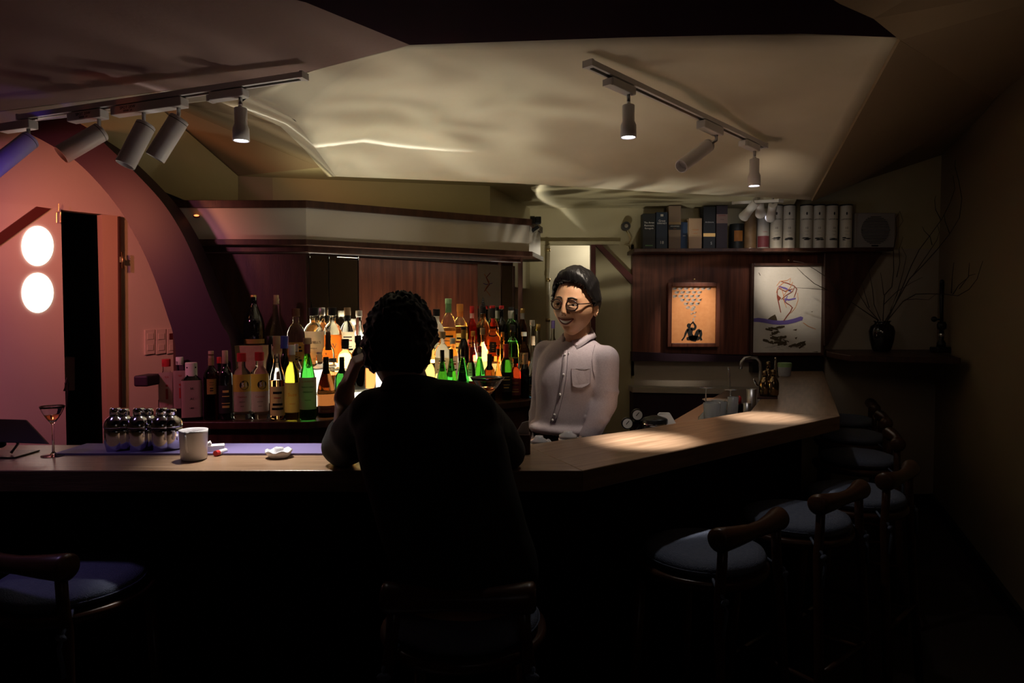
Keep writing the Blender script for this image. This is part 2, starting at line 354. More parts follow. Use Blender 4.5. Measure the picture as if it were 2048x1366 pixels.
# upper left wall that carries on above the canopy, and the wall over the canopy
a3 = PZ(545, 355, ZC); a4 = PZ(980, 372, ZC); a5 = Vector((P(1060, 418, YE).x, YE, ZC))
for nm, p, q in (('wall_bar_2', a2, a3), ('wall_bar_3', a3, a4), ('wall_bar_4', a4, a5)):
    bm = NB(); d = (q-p).normalized(); nn = Vector((-d.y, d.x, 0))
    prism(bm, [p, q, q-Vector((0, 0, .62)), p-Vector((0, 0, .62))], nn*.05); struct(obj(nm, bm, M_olive if nm != 'wall_bar_2' else mat('warm_plaster', (.42, .33, .24), .75)))
def OW(px):
    k = (px-1024)/F; d = a2-a1; t_ = (k*a1.y-a1.x)/(d.x-k*d.y); return a1.y+d.y*t_
bm = NB(); prism(bm, [P(x, y, OW(x)) for x, y in [(60, -10), (200, 112), (290, 190), (476, 352), (476, 430), (400, 450), (345, 420), (300, 368), (225, 294), (150, 235), (60, 198)]], (-.02, .03, 0)); struct(obj('wall_bar_1', bm, M_olive))
# walls out of frame, for other viewpoints
bm = NB(); box(bm, (-.6, -2.24, 1.2), (6.4, .08, 2.6)); struct(obj('wall_rear', bm, M_olive))
bm = NB(); box(bm, (-3.4, .3, 1.2), (.08, 5.2, 2.6)); struct(obj('wall_left_near', bm, M_salmon))
# dark room behind the left doorway
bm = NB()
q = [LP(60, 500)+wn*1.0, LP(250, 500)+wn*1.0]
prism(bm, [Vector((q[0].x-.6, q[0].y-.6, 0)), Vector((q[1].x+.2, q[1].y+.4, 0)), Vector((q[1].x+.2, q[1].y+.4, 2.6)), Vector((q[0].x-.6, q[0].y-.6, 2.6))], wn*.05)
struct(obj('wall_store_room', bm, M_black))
bs = [LP(118, 720)+wn*.35, LP(210, 716)+wn*.35]
t = thing('wash_basin', 'pale rectangular panel of a basin low in the dark left doorway', 'basin', bs[0])
bm = NB(); prism(bm, [LP(108, 726)+wn*.35, LP(215, 718)+wn*.35, LP(215, 788)+wn*.35, LP(160, 792)+wn*.35, LP(108, 760)+wn*.35], wn*.2); obj('basin', bm, M_cream, t, world=True, bevel=.006)
# ---- end wall: big red-brown board, ledge, skirting
bm = NB(); prism(bm, [P(1265, 502, 5.24), P(1649, 502, 5.24), P(1647, 712, 5.24), P(1265, 705, 5.24)], (0, .05, 0))
tag(obj('wall_board', bm, M_rwood), 'large dark red-brown timber board on the end wall behind the two pictures', 'board')
bm = NB(); prism(bm, [P(1265, 704, 5.2), P(1505, 712, 5.2), P(1505, 724, 5.2), P(1265, 722, 5.2)], (0, .09, 0)); struct(obj('trim_6', bm, M_plum))
bm = NB(); prism(bm, [P(1505, 714, 5.2), P(1648, 714, 5.2), P(1648, 745, 5.2), P(1505, 745, 5.2)], (0, .08, 0)); struct(obj('trim_7', bm, M_black))
bm = NB(); prism(bm, [P(1265, 775, 5.1), P(1560, 780, 5.1), P(1560, 790, 5.1), P(1265, 785, 5.1)], (0, .19, 0)); struct(obj('trim_8', bm, mat('greige_paint', (.45, .39, .32), .75)))
bm = NB(); prism(bm, [P(1267, 786, 5.12), P(1560, 792, 5.12), P(1560, 1000, 5.12), P(1267, 1000, 5.12)], (0, .17, 0)); struct(obj('wall_plum_dado', bm, M_plum))
# triangular dark bracket board
bm = NB(); prism(bm, [P(1649, 502, 5.12), P(1768, 502, 5.12), P(1740, 540, 5.12), P(1655, 692, 5.12), P(1649, 692, 5.12)], (0, .16, 0))
tag(obj('bracket_board', bm, M_dwood, bevel=.004), 'dark triangular bracket board under the right end of the box shelf', 'bracket')
# box shelf
bm = NB(); prism(bm, [P(1268, 497, 5.0), P(1788, 495, 5.0), P(1788, 502, 5.0), P(1268, 504, 5.0)], (0, .3, 0))
tag(obj('box_shelf', bm, M_dwood, bevel=.003), 'long dark wooden shelf carrying whisky boxes and tubes above the board', 'shelf')
# vase shelf
va_ = [PZ(1660, 704, 1.415), PZ(1660, 712, 1.415)]
bm = NB()
zs = 1.5-(704-627)*4.95/F
prism(bm, [Vector((P(1650, 700, 5.28).x, 5.28, zs)), Vector((P(1650, 700, 5.05).x, 5.02, zs)), PZ(1700, 711, zs), PZ(1922, 716, zs), Vector((RW(4.6)-.02, 4.7, zs)), Vector((RW(5.28)-.02, 5.28, zs))], (0, 0, -.04))
tag(obj('vase_shelf', bm, M_dwood, bevel=.004), 'dark wooden corner shelf on the end wall holding the vase of twigs', 'shelf')
# skirting
bm = NB(); prism(bm, [Vector((1.9, 5.29, 0)), Vector((RW(5.3), 5.29, 0)), Vector((RW(5.3), 5.29, .09)), Vector((1.9, 5.29, .09))], (0, -.02, 0)); struct(obj('baseboard_end', bm, M_black))
bm = NB(); prism(bm, [W0, W1, W1+Vector((0, 0, .09)), W0+Vector((0, 0, .09))], (-.02, .01, 0)); struct(obj('baseboard_right', bm, M_black))

# ================================================================ THE SLIDING DOOR with two lit discs, left
M_disc = mat('lit_disc', (1, 1, 1), .5, emit=(1.0, .93, .78), es=2.6)
t = thing('sliding_door', 'pale sliding door lit pink, with two glowing round windows', 'door', LP(60, 900))
bm = NB(); prism(bm, [LP(a, b)-wn*.05 for a, b in [(-330, 377), (112, 418), (126, 985), (-330, 1180)]], wn*.03); obj('door_leaf', bm, M_salmon, t, world=True)
bm = NB(); prism(bm, [LP(a, b)-wn*.062 for a, b in [(-40, 488), (-40, 512), (90, 419), (62, 415)]], wn*.02); obj('brace', bm, M_redp, t, world=True)
for cy in (493, 586):
    bm = NB(); pts = [LP(65+31.5*math.cos(a), cy+39.5*math.sin(a))-wn*.056 for a in [2*PI*i/40 for i in range(40)]]
    prism(bm, pts, wn*.012); o = obj('round_window', bm, M_disc, t, world=True); o['label'] = 'glowing round window'
bm = NB(); tube(bm, [LP(115, 780)-wn*.07, LP(114, 765)-wn*.09, LP(116, 755)-wn*.09, LP(119, 765)-wn*.09, LP(120, 812)-wn*.07], .005, 8); obj('handle', bm, M_black, t, world=True)
t = thing('door_latch', 'small wire latch hanging at the top corner of the sliding door', 'latch', LP(101, 440))
bm = NB(); tube(bm, [LP(102, 410)-wn*.08, LP(102, 424)-wn*.08], .002, 6); tube(bm, [LP(97, 427)-wn*.08, LP(106, 427)-wn*.08, LP(106, 447)-wn*.08, LP(98, 447)-wn*.08, LP(98, 427)-wn*.08], .0025, 6); obj('latch_loop', bm, M_brass, t, world=True)
t = thing('door_bolt', 'small brass bolt on the door jamb beside the left doorway', 'bolt', LP(233, 520))
bm = NB(); cyl(bm, LP(233, 505)-wn*.06, LP(234, 538)-wn*.06, .006); obj('bolt', bm, M_brass, t, True, world=True)
bm = NB(); box(bm, LP(233, 520)-wn*.055, (.02, .01, .03)); obj('keeper', bm, M_brass, t, world=True)
# socket plate
t = thing('switch_plate', 'triple pale switch and socket plate on the left wall beside the arch', 'switch', LP(320, 690))
for k, (x0, x1) in enumerate([(288, 308), (310, 330), (332, 350)]):
    bm = NB(); prism(bm, [LP(x0, 660-k)-wn*.0, LP(x1, 658-k), LP(x1, 707-k), LP(x0, 710-k)], -wn*.012); obj('plate', bm, M_salmon, t, world=True, bevel=.002)
    for y in (667, 689):
        bm = NB(); prism(bm, [LP(x0+4, y)-wn*.012, LP(x1-4, y-1)-wn*.012, LP(x1-4, y+11)-wn*.012, LP(x0+4, y+12)-wn*.012], -wn*.004)
        obj('rocker', bm, M_redp if (k, y) == (2, 667) else M_salmon, t, world=True, bevel=.001)
# ================================================================ PLUM ARCH
inn = [(-120, 225), (0, 246), (55, 266), (110, 295), (155, 325), (200, 370), (240, 420), (265, 462), (292, 515), (316, 575), (335, 632), (346, 668), (352, 715), (352, 831)]
out = [(-120, 168), (0, 190), (60, 203), (120, 224), (175, 257), (225, 302), (275, 350), (325, 405), (362, 462), (392, 525), (418, 590), (442, 645), (462, 692), (468, 831)]
bm = NB(); YA, YB = 3.27, 3.43
Lr = []
def crom(pts, n=6):
    o = []
    for i in range(len(pts)-1):
        p0, p1, p2, p3 = (Vector(pts[max(i-1, 0)]), Vector(pts[i]), Vector(pts[i+1]), Vector(pts[min(i+2, len(pts)-1)]))
        for k in range(n):
            t = k/n; o.append(.5*((2*p1)+(-p0+p2)*t+(2*p0-5*p1+4*p2-p3)*t*t+(-p0+3*p1-3*p2+p3)*t**3))
    return o+[Vector(pts[-1])]
for (a, b), (c, d) in zip(crom(inn), crom(out)):
    p, q = P(a, b, YA), P(c, d, YA); o_ = Vector((0, YB-YA, 0))
    Lr.append([bm.verts.new(x) for x in (p, q, q+o_, p+o_)])
for A, B in zip(Lr, Lr[1:]):
    for k in range(4): bm.faces.new((A[k], A[(k+1) % 4], B[(k+1) % 4], B[k]))
bm.faces.new(Lr[0]); bm.faces.new(Lr[-1][::-1])
o = obj('plum_arch', bm, M_plum, smooth='auto'); tag(o, 'broad plum painted arch sweeping down behind the left bottles', 'arch')
# ================================================================ BACK BAR
BZ = 1.01
FB = Vector((-.93, 3.1)); FE = Vector((.265, 4.0)); dB = (FE-FB).normalized(); nB = Vector((-dB.y, dB.x))
def bb(s, off, z): v = FB+dB*s+nB*off; return Vector((v.x, v.y, z))
def bbpx(px, off):    # distance along the oblique front line for a pixel column
    k = (px-1024)/F; o = FB+nB*off; return (k*o.y-o.x)/(dB.x-k*dB.y)
LB = (FE-FB).length
MIT = Vector((-.13, .42))
def mit(off): v = FB+MIT*(off/.42); return Vector((v.x, v.y))
bm = NB()
def pl(pts, z): return [Vector((p[0], p[1], z)) for p in pts]
foot = [(-1.75, 3.1), FB, FE, bb(LB, .42, 0), mit(.42), (-1.75, 3.52)]
prism(bm, pl(foot, 0), (0, 0, BZ-.035))
t = thing('back_bar', 'dark wooden bottle counter along the back wall behind the bartender', 'cabinet', (-.9, 3.3, 0))
obj('body', bm, M_dwood, t, world=True)
bm = NB(); prism(bm, pl([(-1.75, 3.07), (FB.x+.01, 3.07), FE+Vector((.03, -.02)), bb(LB+.02, .42, 0), mit(.42), (-1.75, 3.52)], BZ-.035), (0, 0, .035)); obj('worktop', bm, M_dwood, t, world=True, bevel=.004)
bm = NB(); box(bm, P(295, 760, 3.14), (.065, .12, .05)); o = obj('plum_ledge', bm, M_plum, t, world=True, bevel=.008); o['label'] = 'plum coloured rounded end ledge'
zt_c = 2.05
# lit steps
M_acryl = mat('lit_acrylic', (.9, .9, .85), .4, emit=(1.0, .89, .68), es=2.1)
M_acryl2 = mat('lit_acrylic_bright', (.9, .9, .85), .4, emit=(1.0, .93, .74), es=5.0)
M_acryl3 = mat('lit_acrylic_mid', (.9, .9, .85), .4, emit=(1.0, .88, .62), es=5.0)
M_acr_top = mat('frosted_acrylic', (.75, .75, .7), .35, trans=.5)
S0 = bbpx(560, .2)
t = thing('bottle_steps', 'glowing acrylic steps that raise the back rows of bottles', 'display steps', bb(.6, .25, BZ))
def step(s0, s1, o0, o1, z0, z1, m, nm='step'):
    bm = NB(); prism(bm, [bb(s0, o0, z0), bb(s1, o0, z0), bb(s1, o1, z0), bb(s0, o1, z0)], (0, 0, z1-z0)); return obj(nm, bm, m, t, world=True)
step(-.02, bbpx(868, .125), .125, .415, BZ+.045, BZ+.10, M_acryl)
step(-.02, bbpx(868, .125), .125, .415, BZ+.001, BZ+.044, M_dwood, 'step_base')
step(bbpx(868, .125), LB-.06, .125, .415, BZ+.001, BZ+.10, M_dwood)
step(-.02, LB-.06, .245, .415, BZ+.101, BZ+.20, M_acryl)
for nm, o0 in (('step_edge', .12), ('step_edge', .24)):
    z = BZ+.10 if o0 < .2 else BZ+.20
    step(-.02, LB-.06, o0, .415 if o0 > .2 else .24, z, z+.006, M_acr_top, 'step_tread')
# bright lamp block behind the bottles
s1, s2 = bbpx(655, .3), bbpx(770, .3)
step(s1, s2, .39, .41, BZ+.215, BZ+.34, M_acryl2, 'lamp_panel')
step(bbpx(832, .3), bbpx(1000, .3), .395, .41, BZ+.21, BZ+.30, M_acryl3, 'lamp_panel')  # panel added to backlight the right-hand bottles
light('canopy_led', 'AREA', (-.36, 3.78, 1.82), 0.5, (1, .86, .66), None, sx=.9, sy=.02).rotation_euler = (.25, 0, .645)
light('over_canopy_fill', 'AREA', (-.62, 3.75, zt_c+.06), 1.6, (1, .85, .5), (-.62, 3.75, 3), sx=1.3, sy=.12)  # unseen fill added above the canopy to brighten the wall over it
light('bottle_lamp', 'AREA', bb((s1+s2)/2, .385, BZ+.3), 9, (1, .88, .62), bb((s1+s2)/2, 0, BZ+.45), sx=.35, sy=.12)
light('bottle_lamp', 'AREA', bb(bbpx(900, .3), .385, BZ+.24), 5, (1, .82, .55), bb(bbpx(900, .3), 0, BZ+.42), sx=.5, sy=.06)
# back wall of the bar
ZBT = 1.86
bm = NB(); prism(bm, [Vector((-1.75, 3.52, BZ)), Vector((mit(.42).x, 3.52, BZ)), Vector((mit(.42).x, 3.52, ZBT)), Vector((-1.75, 3.52, ZBT))], (0, .05, 0))
struct(obj('wall_back_bar_left', bm, M_dwood))
bm = NB(); p, q = bb(bbpx(613, .42), .43, BZ), bb(LB, .43, BZ)
prism(bm, [p, q, q+Vector((0, 0, ZBT-BZ)), p+Vector((0, 0, ZBT-BZ))], Vector((nB.x, nB.y, 0))*.05); struct(obj('wall_back_bar_right', bm, M_dwood))
def bpanel(name, x0, x1, m, off, th, label, cat, z1=1.80):
    a, b = bb(bbpx(x0, off), off, BZ+.0), bb(bbpx(x1, off), off, BZ+.0)
    bm = NB(); prism(bm, [a, b, b+Vector((0, 0, z1-BZ)), a+Vector((0, 0, z1-BZ))], Vector((nB.x, nB.y, 0))*th)
    return tag(obj(name, bm, m), label, cat)
bpanel('mirror_panel', 622, 658.5, M_mirror, .418, .008, 'narrow smoked mirror panel with leaf reflections, behind the left bottles', 'mirror')
bpanel('mirror_panel', 660, 717, M_mirror, .418, .008, 'mirror panel reflecting the olive wall, left of the wood panel', 'mirror')
bpanel('wood_panel', 719, 957, M_rwood, .416, .008, 'red-brown veneer panel lit by the bottles behind them', 'panel')
ma, mb = bb(bbpx(958, .40), .405, BZ), bb(bbpx(1001, .40), .405, BZ); mc = (ma+mb)/2; md_ = Vector((.862, .506, 0))*(mb-ma).length/2
bm = NB(); prism(bm, [mc-md_, mc+md_, mc+md_+Vector((0, 0, .79)), mc-md_+Vector((0, 0, .79))], Vector((-.506, .862, 0))*.006)
tag(obj('mirror_panel', bm, M_mirror), 'mirror panel reflecting a pale painting at the right end of the bar back', 'mirror')
bpanel('mirror_panel', 1004, 1030, M_mirror, .418, .008, 'last narrow mirror strip beside the dark end post', 'mirror')
for x in (621, 659.2, 717.8):
    a = bb(bbpx(x, .416), .414, BZ+.2); bm = NB(); tube(bm, [a, a+Vector((0, 0, 1.83-BZ-.2))], .0016, 6)
    struct(obj('trim_9', bm, mat('glass_edge', (.5, .6, .62), .1, 1.0)))
a = bb(bbpx(1036, .4), .38, BZ)
bm = NB(); prism(bm, [a+Vector((-.012, 0, 0)), a+Vector((.018, .0, 0)), a+Vector((.018, .12, 0)), a+Vector((-.012, .12, 0))], (0, 0, .86))
tag(obj('end_post', bm, M_dwood, bevel=.003), 'dark vertical post closing the right end of the bar back', 'post')
# ================================================================ CANOPY
CY0, CY1 = 3.47, 4.16
cp = [(-1.85, CY0), ((615-1024)/F*CY0, CY0), ((1058-1024)/F*CY1, CY1)]
zt1 = 1.5+(627-403)*CY0/F; zt0 = 1.5+(627-418)*CY0/F; zb1 = 1.5+(627-480)*CY0/F; zb0 = 1.5+(627-489)*CY0/F
dc = (Vector(cp[2])-Vector(cp[1])).normalized(); nc = Vector((-dc.y, dc.x))
cend = Vector(cp[2])+Vector((.085, .38))
def cpoly(e, depth=.25):
    a, b, c_ = Vector(cp[0]), Vector(cp[1]), Vector(cp[2])
    f = [(a.x, a.y-e), (b.x+e*.3, b.y-e), (c_.x+e, c_.y-e), (cend.x+e, cend.y)]
    return f+[(cend.x-.1, cend.y+.05), (b.x-.15, b.y+.25), (a.x, a.y+.25)]
t = thing('canopy', 'pale fascia canopy with dark wood rims hanging over the bottle display', 'canopy', (-.8, 3.4, zb0))
bm = NB(); prism(bm, pl(cpoly(0), zb1), (0, 0, zt0-zb1)); obj('fascia', bm, M_facia, t, world=True)
bm = NB(); prism(bm, pl(cpoly(.015), zt0), (0, 0, zt1-zt0)); obj('top_rim', bm, M_dwood, t, world=True, bevel=.002)
bm = NB(); prism(bm, pl(cpoly(.02), zb0-.006), (0, 0, zb1-zb0+.006)); obj('bottom_rim', bm, M_dwood, t, world=True, bevel=.002)
bm = NB(); prism(bm, pl([(cp[0][0], CY0+.03), (cp[1][0], CY0+.03), (cp[2][0]-.05, CY1+.03), (cp[2][0]-.09, CY1+.09), (cp[1][0]-.05, CY0+.09), (cp[0][0], CY0+.09)], zb0-.035), (0, 0, .03)); obj('inner_rim', bm, M_dwood, t, world=True)
bm = NB(); tube(bm, [Vector((-1.7, CY0+.03, zb0-.04)), Vector((cp[1][0], CY0+.03, zb0-.04)), Vector((cp[2][0]-.05, CY1+.02, zb0-.04))], .003, 6); obj('chrome_strip', bm, M_bsteel, t, world=True)
# dark beam end that shows above the arch
bm = NB(); prism(bm, [P(300, 372, 3.6), P(372, 402, 3.6), P(372, 412, 3.6), P(330, 412, 3.6)], (0, .08, 0)); struct(obj('trim_10', bm, M_black))
t = thing('warning_light', 'tiny red indicator lamp glowing on the canopy fascia', 'lamp', P(393, 431, 3.45))
bm = NB(); ell(bm, P(393, 431, 3.455), (.013, .008, .005)); obj('lens', bm, mat('red_glow', (1, .2, .05), emit=(1, .22, .06), es=3), t, True, world=True)
bm = NB(); ell(bm, P(393, 433, 3.46), (.018, .006, .008)); obj('rim', bm, M_redp, t, True, world=True)
t = thing('web_camera', 'small black camera on a bracket at the right end of the canopy', 'camera', P(1068, 450, 4.2))
bm = NB(); box(bm, P(1065, 440, 4.2), (.03, .03, .045)); obj('mount', bm, M_black, t, world=True, bevel=.004)
bm = NB(); box(bm, P(1076, 441, 4.25), (.038, .05, .045)); obj('body', bm, M_black, t, world=True, bevel=.006)
bm = NB(); box(bm, P(1070, 460, 4.3), (.05, .12, .02), Matrix.Rotation(-.6, 3, 'Y')); obj('bracket', bm, M_black, t, world=True)
# ================================================================ COUNTER
cz = CH
outer = [PZ(-400, 946, cz), PZ(1165, 941, cz), PZ(1680, 832, cz), PZ(1646, 742, cz)]
outer[0].y = outer[1].y
inner = [PZ(1568, 742, cz), PZ(1501, 822, cz), PZ(1262, 861, cz), PZ(1052, 873, cz), PZ(-400, 893, cz)]
inner[3].y = inner[4].y = 2.22; inner[3].x = PZ(1052, 873, cz).x*2.22/PZ(1052, 873, cz).y
TH = .06
ctr = thing('bar_counter', 'long pale wood bar counter bending round the bar to the right', 'counter', (0, 2.1, 0))
segs = [('countertop', [outer[0], outer[1], inner[3], inner[4]]), ('countertop', [outer[1], outer[2], inner[1], inner[2], inner[3]]), ('countertop', [outer[2], outer[3], inner[0], inner[1]])]
angs = [0, math.atan2((outer[2]-outer[1]).y, (outer[2]-outer[1]).x), math.atan2((outer[3]-outer[2]).y, (outer[3]-outer[2]).x)]
for (nm, pts), an in zip(segs, angs):
    bm = NB(); prism(bm, [Matrix.Rotation(-an, 3, 'Z') @ Vector((p.x, p.y, 0)) for p in pts], (0, 0, -TH))
    o = obj(nm, bm, M_cwood, ctr, bevel=.003); o.rotation_euler = (0, 0, an); o.location = Vector((0, 0, cz))-ctr.location
def inset(pts, d): return pts
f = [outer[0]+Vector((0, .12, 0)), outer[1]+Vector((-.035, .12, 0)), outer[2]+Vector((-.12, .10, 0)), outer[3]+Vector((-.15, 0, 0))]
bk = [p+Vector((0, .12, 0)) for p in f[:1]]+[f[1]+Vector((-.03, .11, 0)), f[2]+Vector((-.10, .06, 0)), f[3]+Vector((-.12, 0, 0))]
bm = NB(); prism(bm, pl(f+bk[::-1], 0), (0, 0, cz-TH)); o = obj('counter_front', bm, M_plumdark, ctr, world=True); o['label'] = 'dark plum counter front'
# runner along the inner edge
M_run = mat('violet_runner', (.16, .13, .30), .6)
bm = NB(); r0, r1 = PZ(108, 908, cz+.004), PZ(1050, 908, cz+.004); r1.y = r0.y
prism(bm, [Vector((r0.x, r0.y, cz+.0002)), Vector((r1.x, r0.y, cz+.0002)), Vector((r1.x, 2.215, cz+.0002)), Vector((r0.x, 2.215, cz+.0002))], (0, 0, .006))
tag(obj('bar_runner', bm, M_run), 'long violet bar mat along the inner edge of the straight counter', 'bar mat')
# steel worktop behind and below the counter
wt = thing('steel_worktop', 'low stainless steel worktop with a sink behind the counter', 'worktop', (1.2, 3.6, 0))
WZ = .95
bm = NB(); pts = [inner[2]+Vector((.0, .01, 0)), inner[1]+Vector((-.01, .01, 0)), inner[0]+Vector((-.09, -.18, 0)), inner[0]+Vector((-.46, -.14, 0)), inner[1]+Vector((-.36, .22, 0)), inner[2]+Vector((-.03, .20, 0))]
prism(bm, pl(pts, WZ-.03), (0, 0, .03)); obj('steel_top', bm, M_bsteel, wt, world=True)
bm = NB(); prism(bm, pl([p*1 for p in pts], 0), (0, 0, WZ-.03)); obj('base', bm, M_dwood, wt, world=True)
# ================================================================ BOTTLES
def gmat(name, col, rough=.03, ior=1.3): return mat(name, col, rough, trans=1.0, ior=ior)
G = {'clear': gmat('glass_clear', (.97, .98, .98), ior=1.22), 'green': gmat('glass_green', (.05, .42, .05)), 'dgreen': gmat('glass_dark_green', (.03, .22, .03)),
     'lgreen': gmat('glass_leaf_green', (.3, .72, .22)), 'amber': gmat('liquid_amber', (.92, .50, .18)), 'gold': gmat('liquid_gold', (.98, .72, .22)), 'yellow': gmat('liquid_yellow', (.85, .72, .06)),
     'brown': gmat('glass_brown', (.20, .07, .02)), 'black': mat('glass_black', (.006, .006, .006), .08, coat=.5), 'red': gmat('liquid_red', (.75, .03, .02)),
     'blue': gmat('liquid_blue', (.25, .6, .95)), 'white': mat('bottle_frosted', (.85, .85, .8), .4, trans=.6), 'orange': gmat('liquid_orange', (.88, .36, .12)),
     'cream': mat('liquid_cream', (.85, .75, .5), .4, trans=.3)}
def flat(name, c, r=.6): return mat(name, c, r)
CC = {'black': flat('cap_black', (.015, .015, .015), .4), 'white': flat('cap_white', (.7, .68, .62)), 'cork': flat('cap_cork', (.42, .28, .16), .8), 'red': flat('cap_red', (.5, .03, .03), .4),
      'blue': flat('cap_blue', (.04, .07, .35), .4), 'gold': mat('cap_gold', (.75, .5, .18), .35, .8), 'green': flat('cap_green', (.25, .42, .2)), 'orange': flat('cap_orange', (.75, .3, .06)),
      'silver': mat('cap_silver', (.7, .7, .7), .3, 1.0), 'purple': flat('cap_purple', (.10, .06, .18)), 'tan': flat('cap_tan', (.5, .36, .24)), 'maroon': flat('cap_maroon', (.22, .05, .04)), 'brown': flat('cap_brown', (.12, .05, .02))}
LC = {'white': flat('label_white', (.72, .68, .62)), 'cream': flat('label_cream', (.66, .56, .40)), 'tan': flat('label_tan', (.5, .34, .18)), 'black': flat('label_black', (.02, .02, .02)),
      'gold': flat('label_gold', (.55, .36, .10), .4), 'orange': flat('label_orange', (.65, .25, .06)), 'red': flat('label_red', (.5, .05, .04)), 'pink': flat('label_pink', (.6, .42, .36)),
      'blue': flat('label_blue', (.1, .2, .5)), 'green': flat('label_green', (.15, .3, .12)), 'straw': flat('straw_wrap', (.45, .28, .10), .9), 'yellow': flat('label_yellow', (.75, .5, .08)), 'maroon': flat('label_maroon', (.2, .04, .05))}
for _k in ('white', 'cream', 'pink', 'orange', 'gold', 'tan', 'yellow', 'straw'):      # thin paper lets the light behind shine through
    nt = LC[_k].node_tree; b_ = nt.nodes['Principled BSDF']; o_ = nt.nodes['Material Output']
    tr_ = nt.nodes.new('ShaderNodeBsdfTranslucent'); tr_.inputs[0].default_value = b_.inputs['Base Color'].default_value
    mx = nt.nodes.new('ShaderNodeMixShader'); mx.inputs[0].default_value = .45
    nt.links.new(b_.outputs[0], mx.inputs[1]); nt.links.new(tr_.outputs[0], mx.inputs[2]); nt.links.new(mx.outputs[0], o_.inputs['Surface'])
INK = {'black': flat('ink_black', (.01, .01, .01)), 'red': flat('ink_red', (.45, .04, .03)), 'white': flat('ink_white', (.8, .78, .75)), 'orange': flat('ink_orange', (.6, .2, .04)), 'gold': flat('ink_gold', (.6, .4, .12))}
# unit profiles (r, z) up to the lip; third value = neck radius fraction
ST = {
 'std':   [(0, 0), (.92, 0), (1, .02), (1, .60), (.93, .67), (.6, .73), (.36, .78), (.33, .93), (.36, .94), (.36, .955), (0, .955)],
 'round': [(0, 0), (.92, 0), (1, .02), (1, .50), (.97, .60), (.82, .68), (.55, .74), (.36, .77), (.34, .90), (.4, .91), (.4, .93), (0, .93)],
 'wine':  [(0, 0), (.94, 0), (1, .02), (1, .52), (.9, .62), (.62, .71), (.40, .78), (.36, .95), (.4, .955), (.4, .97), (0, .97)],
 'cone':  [(0, 0), (.94, 0), (1, .03), (1, .42), (.85, .55), (.55, .70), (.34, .80), (.30, .96), (.34, .965), (0, .965)],
 'squat': [(0, 0), (.92, 0), (1, .02), (1, .62), (.93, .70), (.5, .77), (.42, .80), (.42, .90), (.46, .905), (.46, .93), (0, .93)],
 'tall':  [(0, 0), (.92, 0), (1, .02), (1, .46), (.9, .54), (.7, .60), (.5, .68), (.42, .78), (.4, .93), (.46, .935), (.46, .955), (0, .955)],
 'ball':  [(0, 0), (.6, 0), (.8, .03), (1, .25), (1, .42), (.85, .56), (.5, .66), (.32, .72), (.3, .92), (.36, .93), (0, .93)],
 'decant':[(0, 0), (.8, 0), (1, .04), (1, .35), (.7, .5), (.3, .62), (.2, .7), (.2, .9), (.28, .91), (0, .91)],
}
SEG = 20
